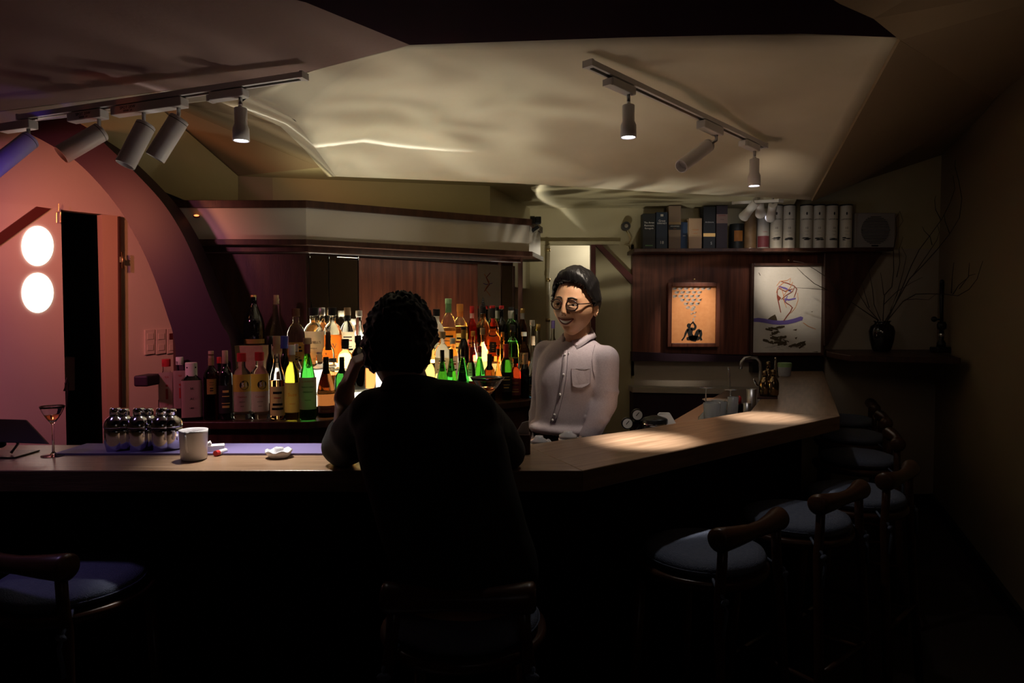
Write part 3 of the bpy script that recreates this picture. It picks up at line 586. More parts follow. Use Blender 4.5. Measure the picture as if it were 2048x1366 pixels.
def bottle(loc, h, r, style, glass, capc, label, cat='bottle', group=None, liquid=None, fill=.5, lab=None, lz=(.12, .45), lw=1.25, text=None, name='bottle', neck=None, capr=None, caph=None, sq=0, rz=0, shape_text=()):
    t = thing(name, label, cat, loc, rz, group)
    pr = [(a*r, z*h) for a, z in ST[style]]
    bm = NB(); lathe(bm, pr, SEG if not sq else 24, sq=sq); obj('glass_body', bm, G[glass], t, smooth='auto' if sq else True)
    top = ST[style][-1][1]*h; nr = ST[style][-2][0]*r
    if liquid:
        lp = [(0, .012*h)]
        for a, z in ST[style][1:]:
            if z < fill: lp.append((max(a*r-.0022, .002), max(z*h, .012*h)))
        aa = r*.97
        for (a0, z0), (a1, z1) in zip(ST[style], ST[style][1:]):
            if z0 <= fill <= z1 and z1 > z0: aa = (a0+(a1-a0)*(fill-z0)/(z1-z0))*r
        lp += [(aa-.0022, fill*h), (0, fill*h)]
        bm = NB(); lathe(bm, lp, SEG if not sq else 24, sq=sq); obj('liquid', bm, G[liquid], t, smooth='auto' if sq else True)
    cr = capr or nr*1.12; chh = caph or (h-top+.06*h)
    bm = NB(); z0 = h-chh; lathe(bm, [(0, z0), (cr*.96, z0), (cr, z0+.001), (cr, h-.002), (cr*.92, h), (0, h)], 16); obj('cap', bm, CC[capc], t, smooth='auto')
    if neck:
        bm = NB(); nn = ST[style]; zb = [z for a, z in nn if a < .45 and z > .5][0]*h
        lathe(bm, [(nr*1.02+.0004, zb+.01*h), (nr*1.02+.0004, z0)], 16); obj('neck_label', bm, LC[neck] if neck in LC else CC[neck], t, smooth=True)
    if lab:
        R = r*(1.0 if not sq else 1.0)+.0007
        bm = NB(); nA = 10; a0 = -lw; rows = []
        for z in (lz[0]*h, lz[1]*h):
            rows.append([])
            for i in range(nA+1):
                a = a0+2*lw*i/nA; k = 1.0
                if sq: k = 1/max(abs(math.cos(a)), abs(math.sin(a))); k = min(1+(k-1)*sq, 1.25)
                rows[-1].append(bm.verts.new((R*k*math.sin(a), -R*k*math.cos(a), z)))
        for i in range(nA): bm.faces.new((rows[0][i], rows[0][i+1], rows[1][i+1], rows[1][i]))
        obj('label', bm, LC[lab], t, smooth=True)
        H = (lz[1]-lz[0])*h
        if text is None and r > .02:       # small print lines
            text = [('- - -', .10*H, .72, 'black'), ('mmmmm', .10*H, .5, 'black'), ('mmm', .08*H, .3, 'red')]
            text = []
            for q in (.75, .6, .35, .2):
                bm = NB(); ww = random.uniform(.4, .8)*lw*.8; nA = 5; z = (lz[0]*h)+q*H; hh = H*random.choice((.03, .05, .08))
                A = [bm.verts.new(((R+.0005)*math.sin(-ww+2*ww*i/nA), -(R+.0005)*math.cos(-ww+2*ww*i/nA), z)) for i in range(nA+1)]
                B = [bm.verts.new((v.co.x, v.co.y, z+hh)) for v in A]
                for i in range(nA): bm.faces.new((A[i], A[i+1], B[i+1], B[i]))
                obj('print', bm, INK['black' if lab not in ('black', 'maroon') else 'gold'] if q != .6 else INK['red' if lab in ('white', 'cream', 'pink') else 'black' if lab != 'black' else 'gold'], t)
        for (s_, sz, q, ink) in (text or []):
            bm = wrap(text_bm(s_, sz), R, lz[0]*h+q*H); obj('lettering', bm, INK[ink], t)
    return t
ROWS = {'F': .065, 'M': .185, 'T': .303, 'T2': .358, 'L': .10}
RZ = {'F': BZ+.001, 'M': BZ+.1075, 'T': BZ+.2075, 'T2': BZ+.2075, 'L': BZ+.001}
def bplace(px, row):
    off = ROWS[row]
    if px < 590 or (row == 'F' and px < 640):
        Y = 3.1+off+((0.03 if row == 'L' else -.03) if px < 470 else 0)-(.02 if px > 540 and row == 'F' else 0); x = (px-1024)/F*Y; return Vector((x, Y, BZ+.001)), 0.0
    s = bbpx(px, off); v = bb(s, off, 0); return Vector((v.x, v.y, RZ[row])), 0.0
GRP = 'bottles on the back bar'
def B(px, ytop, wpx, row, style, glass, capc, label, zb=None, **k):
    v, rz = bplace(px, row)
    if zb is not None: v.z = zb
    k.setdefault('rz', math.atan2(-v.x, v.y)*-1*0+math.atan2(v.x, v.y)*-1)
    topz = P(px, ytop, v.y).z; h = topz-v.z; r = wpx/2*v.y/F
    return bottle(v, h, r, style, glass, capc, label, group=k.pop('group', GRP), **k)
LG = 'bottles on the dim left end of the back bar'
BR = math.radians
def gin(px, yt, w, lab): pass
B(331, 718, 32, 'L', 'squat', 'clear', 'red', 'square gin bottle with guard picture label, farthest left on the back bar', group=LG, lab='pink', lz=(.15, .78), lw=.75, sq=.9, text=[('BEEFEATER', .012, .86, 'red'), ('i', .11, .45, 'red'), ('GIN', .014, .1, 'red')], liquid='clear', fill=.3)
B(358, 714, 28, 'L', 'squat', 'clear', 'white', 'square gin bottle half hidden behind the black square whisky bottle', group=LG, lab='pink', lz=(.15, .78), lw=.75, sq=.9, text=[('BEEFEATER', .011, .86, 'red'), ('i', .11, .45, 'red')])
B(381, 725, 40, 'F', 'squat', 'black', 'white', 'black square whiskey bottle with big pale label and wide white cap', group=LG, lab='pink', lz=(.06, .70), lw=.85, sq=.9, capr=.026, caph=.062, text=[('JIM BEAM', .013, .78, 'black'), ('BLACK', .015, .5, 'black'), ('BOURBON', .010, .25, 'black')])
B(421, 702, 30, 'F', 'std', 'brown', 'tan', 'dark amber bottle with gold label and tan cork, right of the square whiskey', group=LG, lab='gold', lz=(.38, .60), lw=.6, neck='tan', capr=.012)
B(437, 714, 22, 'L', 'std', 'black', 'red', 'dark bottle with red and white cap half hidden behind two others', group=LG)
B(449, 701, 27, 'F', 'std', 'black', 'tan', 'black slanted-label bottle with tall tan cork, left of the round 51 labels', group=LG, lab='black', lz=(.1, .5), capr=.013, caph=.06)
T51 = [('51', .034, .62, 'white'), ('Cachaça', .013, .38, 'red'), ('mmmmm', .007, .26, 'black')]
for px, yt, lb in ((482, 706, 'orange labelled 51 bottle, the left one of the pair'), (518, 704, 'orange labelled 51 bottle, the right one of the pair')):
    t = B(px, yt, 35, 'F', 'squat', 'clear', 'red', lb, group='pair of 51 bottles', lab='pink', lz=(.12, .42), lw=1.2, liquid='clear', fill=.1, text=[('Cachaça', .012, .75, 'red'), ('mmmm', .008, .5, 'black'), ('mm', .01, .28, 'black')])
    r = 17.5*t.location.y/F+.0008; h = P(px, yt, t.location.y).z-t.location.z
    for nm, z0, z1, mm in (('label_top', .42, .68, LC['yellow']),):
        bm = NB(); A = [bm.verts.new((r*math.sin(a), -r*math.cos(a), z0*h)) for a in [-1.2+.24*i for i in range(11)]]; Bv = [bm.verts.new((v.co.x, v.co.y, z1*h)) for v in A]
        for i in range(10): bm.faces.new((A[i], A[i+1], Bv[i+1], Bv[i]))
        obj(nm, bm, mm, t, smooth=True)
    bm = NB(); c = bmesh.ops.create_circle(bm, cap_ends=True, segments=24, radius=.021); bmesh.ops.subdivide_edges(bm, edges=bm.edges, cuts=1); wrap(bm, r, .52*h, .25); obj('badge', bm, LC['black'], t)
    bm = wrap(text_bm('51', .027, bold=.0006), r+.0006, .52*h, .25); obj('lettering', bm, INK['white'], t)
# wooden gift box with champagne on it
bp = Vector(((502-1024)/F*3.36, 3.36, BZ+.001)); zt_ = P(502, 692, 3.30).z
gb = thing('gift_box', 'printed pale wooden bottle box standing behind the 51 bottles', 'box', bp, .0)
H_ = zt_-bp.z; bm = NB(); box(bm, (0, 0, H_/2), (62*3.3/F, .10, H_)); obj('box_body', bm, mat('printed_wood', (.42, .28, .17), .7, col2=(.5, .34, .2), scale=40), gb, bevel=.002)
for x0, z0, w_, h_, mm in ((-.045, H_*.62, .03, .045, 'tan'), (.035, H_*.62, .03, .055, 'tan'), (.02, H_*.4, .07, .02, 'maroon')):
    bm = NB(); box(bm, (x0, -.0508, z0), (w_, .001, h_)); obj('printed_block', bm, LC[mm], gb)
bm = stand(text_bm('TOTTA', .025), .0, H_*.30, -.051); obj('lettering', bm, LC['maroon'], gb)
B(508, 590, 40, 'T', 'cone', 'black', 'gold', 'champagne bottle with gold shoulder label standing on the wooden box', zb=zt_+.001, group='champagne on the box', lab='gold', lz=(.03, .12), capr=.015, caph=.075, text=[('', .01, .5, 'black')])
t = B(553, 672, 29, 'F', 'tall', 'clear', 'cork', 'tall clear tequila bottle with ornate cream label, right of the 51 pair', liquid='amber', fill=.47, lab='cream', lz=(.05, .40), lw=1.3, neck='tan')
B(583, 690, 30, 'F', 'round', 'yellow', 'white', 'yellow gentian liqueur bottle with pale slanted-script label', lab='pink', lz=(.10, .50), lw=1.4, text=[('Suze', .022, .6, 'orange'), ('mmmm', .008, .3, 'red')], neck='tan')
B(614, 676, 33, 'F', 'cone', 'green', 'cork', 'green cone bottle with straw-wrapped base and maroon neck', lab='pink', lz=(.13, .52), lw=1.45, neck='maroon', capr=.019, caph=.028, text=[('LUXARDO', .012, .88, 'red'), ('MARASCHINO', .009, .7, 'black'), ('ORIGINALE', .009, .55, 'black'), ('mmmm', .009, .3, 'black')])
B(651, 714, 36, 'F', 'cone', 'brown', 'black', 'dark brown cone bottle with long black neck, left of the raised arm', lab='maroon', lz=(.08, .2), lw=1.0, caph=.08, capr=.013)
B(683, 714, 30, 'F', 'std', 'dgreen', 'black', 'olive bottle with black neck mostly hidden behind the raised forearm', caph=.08, capr=.012)
_v, _ = bplace(553, 'T')
bm = NB(); box(bm, (0, 0, (1.189-BZ)/2), (.075, .075, 1.189-BZ-.002)); o = obj('display_block', bm, M_dwood, loc=(_v.x, _v.y, BZ)); tag(o, 'dark wooden block raising the slim cork-topped whisky bottle', 'block')
# top row, left to right
B(553, 590, 29, 'T', 'tall', 'clear', 'cork', 'tall slim whisky bottle with cream label and pale cork, top row far left', zb=1.19, lab='cream', lz=(.04, .48), lw=1.3, capr=.013, caph=.045)
B(592, 617, 35, 'T', 'round', 'clear', 'brown', 'round-shouldered whiskey bottle with gold label, top row second from left', liquid='amber', fill=.45, lab='gold', lz=(.08, .46))
B(627, 615, 41, 'T', 'round', 'clear', 'black', 'bottle lettered RUSSELL\'S on a white label', liquid='amber', fill=.3, lab='white', lz=(.10, .62), lw=1.35, text=[("RUSSELL'S", .0165, .66, 'black'), ('RESERVE', .008, .48, 'black'), ('10', .016, .15, 'black')])
B(644, 615, 30, 'T2', 'round', 'clear', 'silver', 'clear bottle with silver neck directly behind the white lettered one', liquid='amber', fill=.5)
B(665, 615, 37, 'T', 'round', 'clear', 'black', 'round whiskey bottle with orange printed W label', liquid='amber', fill=.52, lab='orange', lz=(.1, .56), text=[('W', .04, .6, 'white'), ('BOURBON', .009, .3, 'white')])
B(695, 615, 30, 'T', 'round', 'clear', 'cork', 'glowing cream bottle with black neck tag, top row beside the customer', liquid='gold', fill=.25, lab='cream', lz=(.22, .6), neck='black')
B(718, 621, 26, 'T', 'tall', 'clear', 'white', 'slim bright bottle with white neck, left of the customer\'s hair', liquid='gold', fill=.45, lab='cream', lz=(.1, .4))
B(742, 638, 28, 'T', 'round', 'white', 'white', 'white frosted bottle just showing beside the customer\'s hair')
B(758, 627, 30, 'T', 'round', 'clear', 'brown', 'brown-capped bottle whose neck shows over the customer\'s head', liquid='amber', fill=.5)
B(793, 606, 30, 'T', 'round', 'clear', 'blue', 'bottle with dark blue cap rising behind the customer\'s head', liquid='gold', fill=.5, caph=.035)
B(817, 606, 28, 'T', 'tall', 'red', 'red', 'bottle with red capsule rising behind the customer\'s head', caph=.06)
B(845, 626, 30, 'T', 'round', 'clear', 'cork', 'clear bottle with cream label neck, first right of the customer\'s head', liquid='gold', fill=.5, lab='cream', lz=(.1, .5), neck='cream')
B(873, 618, 32, 'T', 'round', 'white', 'black', 'frosted bottle with flat black stopper, top row', lab='white', lz=(.1, .58))
B(897, 597, 30, 'T', 'round', 'clear', 'green', 'tallest top-row bottle, with green and white neck seal', liquid='gold', fill=.55, lab='orange', lz=(.1, .5), neck='green', caph=.03)
B(920, 608, 31, 'T', 'round', 'clear', 'orange', 'round bottle with orange neck seal, right of the green-sealed one', liquid='gold', fill=.62, lab='cream', lz=(.1, .5), neck='orange')
B(944, 612, 20, 'T', 'round', 'red', 'red', 'red liqueur bottle with white neck band, top row', neck='white', lab='red', lz=(.1, .4))
t = B(966, 613, 28, 'T', 'round', 'amber', 'black', 'amber bottle topped by a spiky dark tower stopper')
bm = NB(); v, _ = bplace(966, 'T'); hz = P(966, 613, v.y).z-v.z; lathe(bm, [(.014, hz), (.017, hz+.006), (.012, hz+.01), (.013, hz+.016), (.009, hz+.02), (.010, hz+.027), (.006, hz+.032), (.007, hz+.038), (.003, hz+.045), (0, hz+.058)], 10); obj('tower_stopper', bm, CC['black'], t)
B(985, 611, 26, 'T', 'round', 'clear', 'red', 'silvery bottle with red disc cap and orange label, top row', lab='orange', lz=(.1, .56), liquid='orange', fill=.4, capr=.017, caph=.016, neck='black')
B(1003, 611, 22, 'T', 'round', 'black', 'red', 'black bottle with red cap, top row', lab='black', lz=(.1, .5), caph=.02)
B(1022, 614, 29, 'T', 'round', 'lgreen', 'black', 'bright green round bottle with black stopper, top row', neck='white', capr=.016, caph=.022)
B(1033, 618, 16, 'T', 'std', 'black', 'black', 'thin black bottle between the bright green one and the amber-capped one')
B(1045, 617, 22, 'T', 'wine', 'brown', 'gold', 'tall dark bottle with amber cap at the right of the top row', lab='white', lz=(.08, .3), neck='white')
B(1064, 640, 20, 'M', 'tall', 'clear', 'white', 'slim clear bottle with white cap near the bartender')
B(1076, 648, 26, 'M', 'ball', 'clear', 'gold', 'round clear bottle with gold cap close to the bartender')
B(1106, 641, 20, 'F', 'std', 'clear', 'purple', 'bottle with dark purple cap peeking over the bartender\'s shoulder')
# middle row
B(539, 672, 16, 'M', 'std', 'black', 'black', 'short black bottle behind the tequila bottle', zb=BZ+.001, capr=.015)
B(568, 672, 20, 'M', 'squat', 'black', 'blue', 'black-stoppered bottle with blue foil behind the yellow liqueur', zb=BZ+.001, capr=.020, caph=.06)
B(592, 688, 22, 'M', 'std', 'clear', 'silver', 'clear bottle between the yellow and the green bottles', zb=BZ+.001)
t = B(638, 704, 44, 'M', 'ball', 'clear', 'silver', 'big clear glass jug behind the straw-based bottle', capr=.012, caph=.01)
B(656, 664, 25, 'M', 'squat', 'clear', 'brown', 'clear bottle with tall brown neck below the W label', caph=.09, capr=.012)
B(664, 716, 34, 'M', 'squat', 'clear', 'silver', 'square amber bourbon bottle with black and orange print', liquid='orange', fill=.6, sq=.7, lab='orange', lz=(.1, .5), text=[('OLD', .018, .7, 'black'), ('FOREST', .012, .4, 'black')])
B(690, 678, 30, 'M', 'squat', 'clear', 'black', 'broad clear bottle with black cap left of the raised hand', neck='black')
B(716, 671, 30, 'M', 'round', 'black', 'black', 'black bottle with pointed shoulders beside the raised hand')
B(738, 700, 26, 'M', 'squat', 'clear', 'gold', 'bottle glowing orange between hand and head', liquid='orange', fill=.55)
B(857, 662, 25, 'M', 'squat', 'clear', 'silver', 'clear bottle with silver cap beside the customer\'s neck', liquid='gold', fill=.4)
B(884, 663, 32, 'M', 'round', 'clear', 'cork', 'clear bottle with crest print and pale cork, middle row', lab='cream', lz=(.2, .5), liquid='gold', fill=.2)
B(905, 676, 22, 'M', 'squat', 'clear', 'white', 'clear bottle with pinkish label left of the gold-necked wine', lab='pink', lz=(.1, .6))
B(927, 654, 25, 'M', 'wine', 'black', 'black', 'black wine bottle with gold neck foil, middle row', neck='gold', caph=.015, lab='black', lz=(.1, .3))
B(946, 662, 18, 'M', 'tall', 'clear', 'orange', 'slim clear bottle with orange seal right of the gold-necked wine', lab='white', lz=(.1, .4))
B(965, 656, 26, 'M', 'ball', 'clear', 'cork', 'round clear bottle with pale cork, middle row', liquid='gold', fill=.35)
B(986, 637, 30, 'M', 'squat', 'orange', 'red', 'large square orange-red bottle with wide red stopper', sq=.7, capr=.012, caph=.045, lab='black', lz=(.45, .62), lw=.4)
B(1005, 664, 18, 'M', 'std', 'gold', 'gold', 'slim golden bottle right of the large orange-red one')
B(1025, 650, 25, 'M', 'round', 'clear', 'black', 'pale green tinted bottle with black cap, middle row', liquid='lgreen', fill=.7, lab='tan', lz=(.1, .4))
B(1048, 664, 25, 'M', 'wine', 'brown', 'white', 'dark round-bodied bottle with red and white label, middle row right', lab='pink', lz=(.3, .55), lw=.7)
B(1066, 672, 27, 'F', 'decant', 'clear', 'tan', 'conical bottle of blue liquid beside the bartender\'s sleeve', liquid='blue', fill=.34, lab='tan', lz=(.03, .22), lw=1.4)
B(1083, 681, 18, 'F', 'squat', 'clear', 'black', 'slim bottle with black cap touching the bartender\'s sleeve', lab='tan', lz=(.1, .7))
# front row right
B(884, 700, 24, 'F', 'cone', 'dgreen', 'black', 'dark green bottle with black capsule, first in front row right of the customer', caph=.06)
B(902, 698, 23, 'F', 'cone', 'green', 'black', 'bright green bottle with black capsule in the front row', caph=.05)
B(925, 694, 26, 'F', 'cone', 'green', 'black', 'broad green bottle with black and grey capsule in the front row', caph=.05, neck='white')
B(942, 694, 19, 'F', 'round', 'lgreen', 'red', 'slim light green bottle with long red capsule', caph=.085, lab='red', lz=(.2, .4))
B(959, 692, 24, 'F', 'cone', 'green', 'red', 'green bottle with short red cap and silver ring', caph=.035, neck='silver')
B(979, 708, 22, 'F', 'std', 'brown', 'black', 'dark bottle with long black capsule in the front row', caph=.09, capr=.014)
B(996, 698, 24, 'F', 'decant', 'amber', 'black', 'amber decanter with slim black stopper', caph=.035, capr=.009)
B(1012, 688, 24, 'F', 'round', 'dgreen', 'red', 'dark bottle with long red capsule in the front row', caph=.09, lab='black', lz=(.15, .5))
B(1031, 716, 22, 'F', 'squat', 'red', 'black', 'short dark red bottle with flat cap in the front row', lab='maroon', lz=(.1, .5))
B(1049, 708, 20, 'F', 'std', 'black', 'tan', 'black bottle with tan capsule and broad shoulders', caph=.09)
B(1094, 700, 22, 'F', 'squat', 'clear', 'silver', 'clear bottle with white label lettered P, half behind the bartender', lab='white', lz=(.1, .7), text=[('P', .02, .8, 'red')])
# ================================================================ COUNTER THINGS
def at(px, py, z=CH+.0008): return PZ(px, py, z)
# shakers
def shaker(loc, h, r, label):
    t = thing('cocktail_shaker', label, 'shaker', loc, group='three steel shakers on the bar')
    bm = NB(); lathe(bm, [(0, 0), (r*.72, 0), (r*.8, .004), (r*.98, h*.25), (r, h*.45), (r*.99, h*.56), (0, h*.56)], 28); obj('tin', bm, M_steel, t, True)
    bm = NB(); lathe(bm, [(0, h*.56), (r*1.03, h*.56), (r*1.03, h*.58), (r*.98, h*.66), (r*.8, h*.75), (r*.52, h*.81), (r*.44, h*.83), (0, h*.83)], 28); obj('strainer_top', bm, M_steel, t, True)
    bm = NB(); lathe(bm, [(0, h*.82), (r*.5, h*.82), (r*.5, h*.95), (r*.45, h*.985), (r*.3, h), (0, h)], 24); obj('lid', bm, M_steel, t, True)
k = at(233, 903).y/F
shaker(at(233, 903), .138, .035, 'left of three steel cocktail shakers on the bar')
shaker(at(280, 903), .138, .035, 'middle of three steel cocktail shakers on the bar')
shaker(at(326, 903), .138, .035, 'right of three steel cocktail shakers, nearest the pale jug')
shaker(PZ(249, 898, CH+.007), .128, .033, 'steel shaker half hidden behind the left one')
shaker(PZ(297, 897, CH+.007), .128, .033, 'steel shaker half hidden behind the middle one')
shaker(PZ(343, 898, CH+.007), .128, .033, 'steel shaker half hidden behind the right one')
# pale ceramic jug
c = at(388, 918); r = 27*c.y/F
t = thing('ceramic_jug', 'pale ceramic jug with a vertical ridge on the bar in front of the shakers', 'jug', c)
bm = NB(); h = .088; lathe(bm, [(0, 0), (r*.86, 0), (r*.92, .004), (r, h*.9), (r*1.02, h), (r*.94, h), (r*.9, h*.85), (r*.82, .008), (0, .008)], 32)
for v in bm.verts:
    if v.co.z > .03 and abs(math.atan2(v.co.x, -v.co.y)+.12) < .2: v.co.y -= .005*(v.co.z/h)
obj('jug_body', bm, M_ceramic, t, True)
bm = NB(); tube(bm, [(-.004, -r*.98, h*.93), (-.004, -r*1.13, h*.86), (-.003, -r*1.12, h*.6), (-.001, -r*.97, h*.3)], .0045, 8); obj('handle', bm, M_ceramic, t, True)
bm = NB(); lathe(bm, [(0, h*.7), (r*.88, h*.7)], 24); obj('drink', bm, mat('milky_drink', (.5, .42, .42), .3), t)
# ashtray
c = at(558, 914)
t = thing('ashtray', 'small white scalloped ashtray in the light pool on the bar', 'ashtray', c)
bm = NB(); lathe(bm, [(0, 0), (.028, 0), (.03, .003), (.036, .012), (.04, .02), (.036, .022), (.030, .016), (.026, .008), (0, .007)], 32)
for v in bm.verts:
    if v.co.z > .015: v.co.z += .0035*math.cos(6*math.atan2(v.co.y, v.co.x))
obj('bowl', bm, M_ceramic, t, True)
bm = NB(); lathe(bm, [(0, .007), (.012, .007), (.014, .028), (.006, .03), (0, .03)], 16); obj('snuffer', bm, M_ceramic, t, True)
# cigarette packet and lighter
c = at(430, 904)
t = thing('cigarette_packet', 'crumpled white packet lying beside the pale jug', 'packet', c, .4)
bm = NB(); box(bm, (0, 0, .011), (.055, .04, .022)); bmesh.ops.subdivide_edges(bm, edges=bm.edges, cuts=3)
for v in bm.verts: v.co += Vector((noise.noise(v.co*60), noise.noise(v.co*70+Vector((3, 0, 0))), max(0, noise.noise(v.co*50))))*.003
obj('packet_body', bm, M_paper, t)
bm = NB(); box(bm, (-.02, 0, .026), (.02, .034, .008), Matrix.Rotation(-.5, 3, 'Y')); obj('flap', bm, M_paper, t)
c = at(446, 908)
t = thing('lip_balm', 'small white tube with red cap lying on the bar right of the packet', 'tube', c, 1.3)
bm = NB(); cyl(bm, (-.02, 0, .008), (.012, 0, .008), .008); obj('tube_body', bm, M_ceramic, t, smooth='auto')
bm = NB(); cyl(bm, (-.034, 0, .008), (-.02, 0, .008), .0085); obj('tube_cap', bm, CC['red'], t, smooth='auto')
# cocktail glass with amber drink
def stem_glass(c, H, R, bowl_h, liq, label, name='cocktail_glass', base=None, fillf=.6, curve=1.0, up=True, g=None):
    t = thing(name, label, 'glass', c, group=g)
    base = base or R*.8; zb = H-bowl_h
    pr = [(0, 0), (base, 0), (base, .0015), (base*.3, .004), (.0035, .012), (.0028, zb*.6), (.003, zb-.004), (.006, zb)]
    n = 8
    for i in range(1, n+1):
        f = i/n; pr.append((R*(f**(.65*curve)) if f < 1 else R, zb+bowl_h*f))
    inner_ = [(max(a-.0012, 0), z+.0008) for a, z in pr[8:]][::-1]
    bm = NB(); lathe(bm, pr+inner_+[(0, zb+.004)], 28); obj('glass_body', bm, M_glass, t, True)
    if liq:
        lp = [(0, zb+.005)]+[(max(a-.0016, .001), z) for a, z in pr[9:] if z < zb+bowl_h*fillf]; a_, z_ = lp[-1]; lp += [(a_, z_+.0004), (0, z_+.0004)]
        bm = NB(); lathe(bm, lp, 24); obj('drink', bm, G[liq], t, True)
    return t
stem_glass(at(107, 911), .150, .034, .052, 'amber', 'stemmed cocktail glass of amber drink on the left of the bar', base=.033, curve=.9)
stem_glass(at(975, 908), .235, .053, .062, 'orange', 'wide stemmed cocktail glass with a glowing dark red drink, by the customer\'s shoulder', curve=1.3, fillf=.55)
# tablet on stand
t = thing('tablet', 'dark tablet leaning back on a metal stand at the far left of the bar', 'tablet', at(20, 912))
p0 = [(-50, 905), (97, 887), (56, 840), (-50, 836)]; Yt = 2.06
pts = [P(-60, 882, 2.02), P(97, 887, 2.02), P(52, 839, 2.12), P(-60, 836, 2.12)]
bm = NB(); prism(bm, pts, (0, .008, -.004)); obj('tablet_body', bm, M_black, t, world=True, bevel=.003)
bm = NB(); a = P(34, 884, 2.06); box(bm, (at(20, 912).x-.02, 2.06, CH+.003), (.12, .11, .004)); obj('stand_base', bm, M_black, t, world=True, bevel=.001)
bm = NB(); tube(bm, [P(22, 906, 2.04), P(36, 888, 2.05), P(28, 872, 2.08)], .004); obj('stand_arm', bm, M_bsteel, t, True, world=True)
bm = NB(); ell(bm, P(0, 888, 2.06), (.018, .012, .012)); obj('stand_joint', bm, M_black, t, True, world=True)
# napkin holder
c = at(1048, 905)
t = thing('napkin_holder', 'dark box of folded white napkins on the bar behind the customer\'s elbow', 'holder', c)
bm = NB(); box(bm, (0, 0, .03), (.038, .06, .06)); obj('holder_box', bm, M_dwood, t, bevel=.002)
for i in range(3):
    bm = NB(); prism(bm, [(-.03+.004*i, -.01+.012*i, .055), (.016, -.01+.012*i, .055), (.014, -.01+.012*i, .10-.008*i), (-.006, -.01+.012*i, .094-.006*i)], (0, .003, 0)); obj('napkin', bm, M_paper, t)
# crockery on the worktop by the bartender
def WP(px, py, z=None):
    return PZ(px, py, WZ+.001 if z is None else z)
shz = 1.0
t = thing('drip_shelf', 'low dark shelf behind the bar edge carrying the white lidded cups', 'shelf', (.16, 2.30, WZ))
bm = NB(); prism(bm, [Vector((.06, 2.232, shz-.012)), Vector((.18, 2.232, shz-.012)), Vector((.33, 2.42, shz-.012)), Vector((.28, 2.47, shz-.012)), Vector((.06, 2.40, shz-.012))], (0, 0, .012)); obj('shelf_board', bm, M_dwood, t, world=True)
for x, y in ((.08, 2.25), (.28, 2.43)):
    bm = NB(); cyl(bm, (x, y, 0), (x, y, shz-.012), .006); obj('shelf_foot', bm, M_dwood, t, world=True)
def lidcup(px, py, Y, r, label):
    top = P(px, py, Y).z; h = top-shz; c = Vector((P(px, py, Y).x, Y, shz+.0005))
    t = thing('lidded_cup', label, 'cup', c); hb = h*.72
    bm = NB(); lathe(bm, [(0, 0), (r*.6, 0), (r*.8, hb*.3), (r, hb*.9), (r, hb), (0, hb)], 28); obj('cup_body', bm, M_ceramic, t, True)
    bm = NB(); lathe(bm, [(0, hb+.0005), (r*.97, hb+.0005), (r*.93, hb+h*.12), (r*.5, h*.93), (r*.45, h), (r*.3, h), (0, h*.97)], 28); obj('lid', bm, M_ceramic, t, True)
lidcup(1078, 872, 2.285, .030, 'white lidded tea cup beside the napkin holder')
lidcup(1136, 862, 2.36, .033, 'white lidded tea cup in front of the bartender\'s belt')
t = thing('side_handle_teapot', 'white side-handled teapot between the two lidded cups', 'teapot', (P(1110, 880, 2.40).x, 2.40, shz+.0005))
bm = NB(); lathe(bm, [(0, 0), (.02, 0), (.026, .015), (.022, .03), (0, .033)], 24); obj('pot_body', bm, M_ceramic, t, True)
bm = NB(); cyl(bm, (0, -.0, .024), (-.028, -.03, .052), .006, .011); obj('handle', bm, M_ceramic, t, smooth='auto')
# stacked small glasses beside
for i, (px, py, lb) in enumerate(((1163, 878, 'leftmost faceted shot glass in the front row by the bartender\'s cuff'), (1180, 877, 'middle faceted shot glass in the front row by the bartender\'s cuff'), (1196, 874, 'rightmost faceted shot glass in the front row by the bartender\'s cuff'), (1172, 868, 'left faceted shot glass in the back row'), (1189, 866, 'middle faceted shot glass in the back row'), (1205, 864, 'right faceted shot glass in the back row'))):
    Y = 2.44+.05*(i >= 3)+.02*(i % 3); q = P(px, py, Y)
    t = thing('shot_glass', lb, 'glass', (q.x, Y, 1.001), group='shot glasses on the tray')
    bm = NB(); lathe(bm, [(0, 0), (.014, 0), (.018, .02), (.021, .052), (.019, .052), (.016, .02), (.012, .006), (0, .006)], 10); obj('glass_body', bm, M_glass2, t)
t = thing('glass_tray', 'small steel tray under the shot glasses', 'tray', (.3, 2.5, WZ))
bm = NB(); prism(bm, [Vector((.24, 2.40, .996)), Vector((.36, 2.42, .996)), Vector((.44, 2.56, .996)), Vector((.24, 2.56, .996))], (0, 0, .004)); obj('tray_plate', bm, M_bsteel, t, world=True)
bm = NB(); box(bm, (.37, 2.46, .996/2), (.02, .02, .996)); obj('tray_foot', bm, M_bsteel, t, world=True)
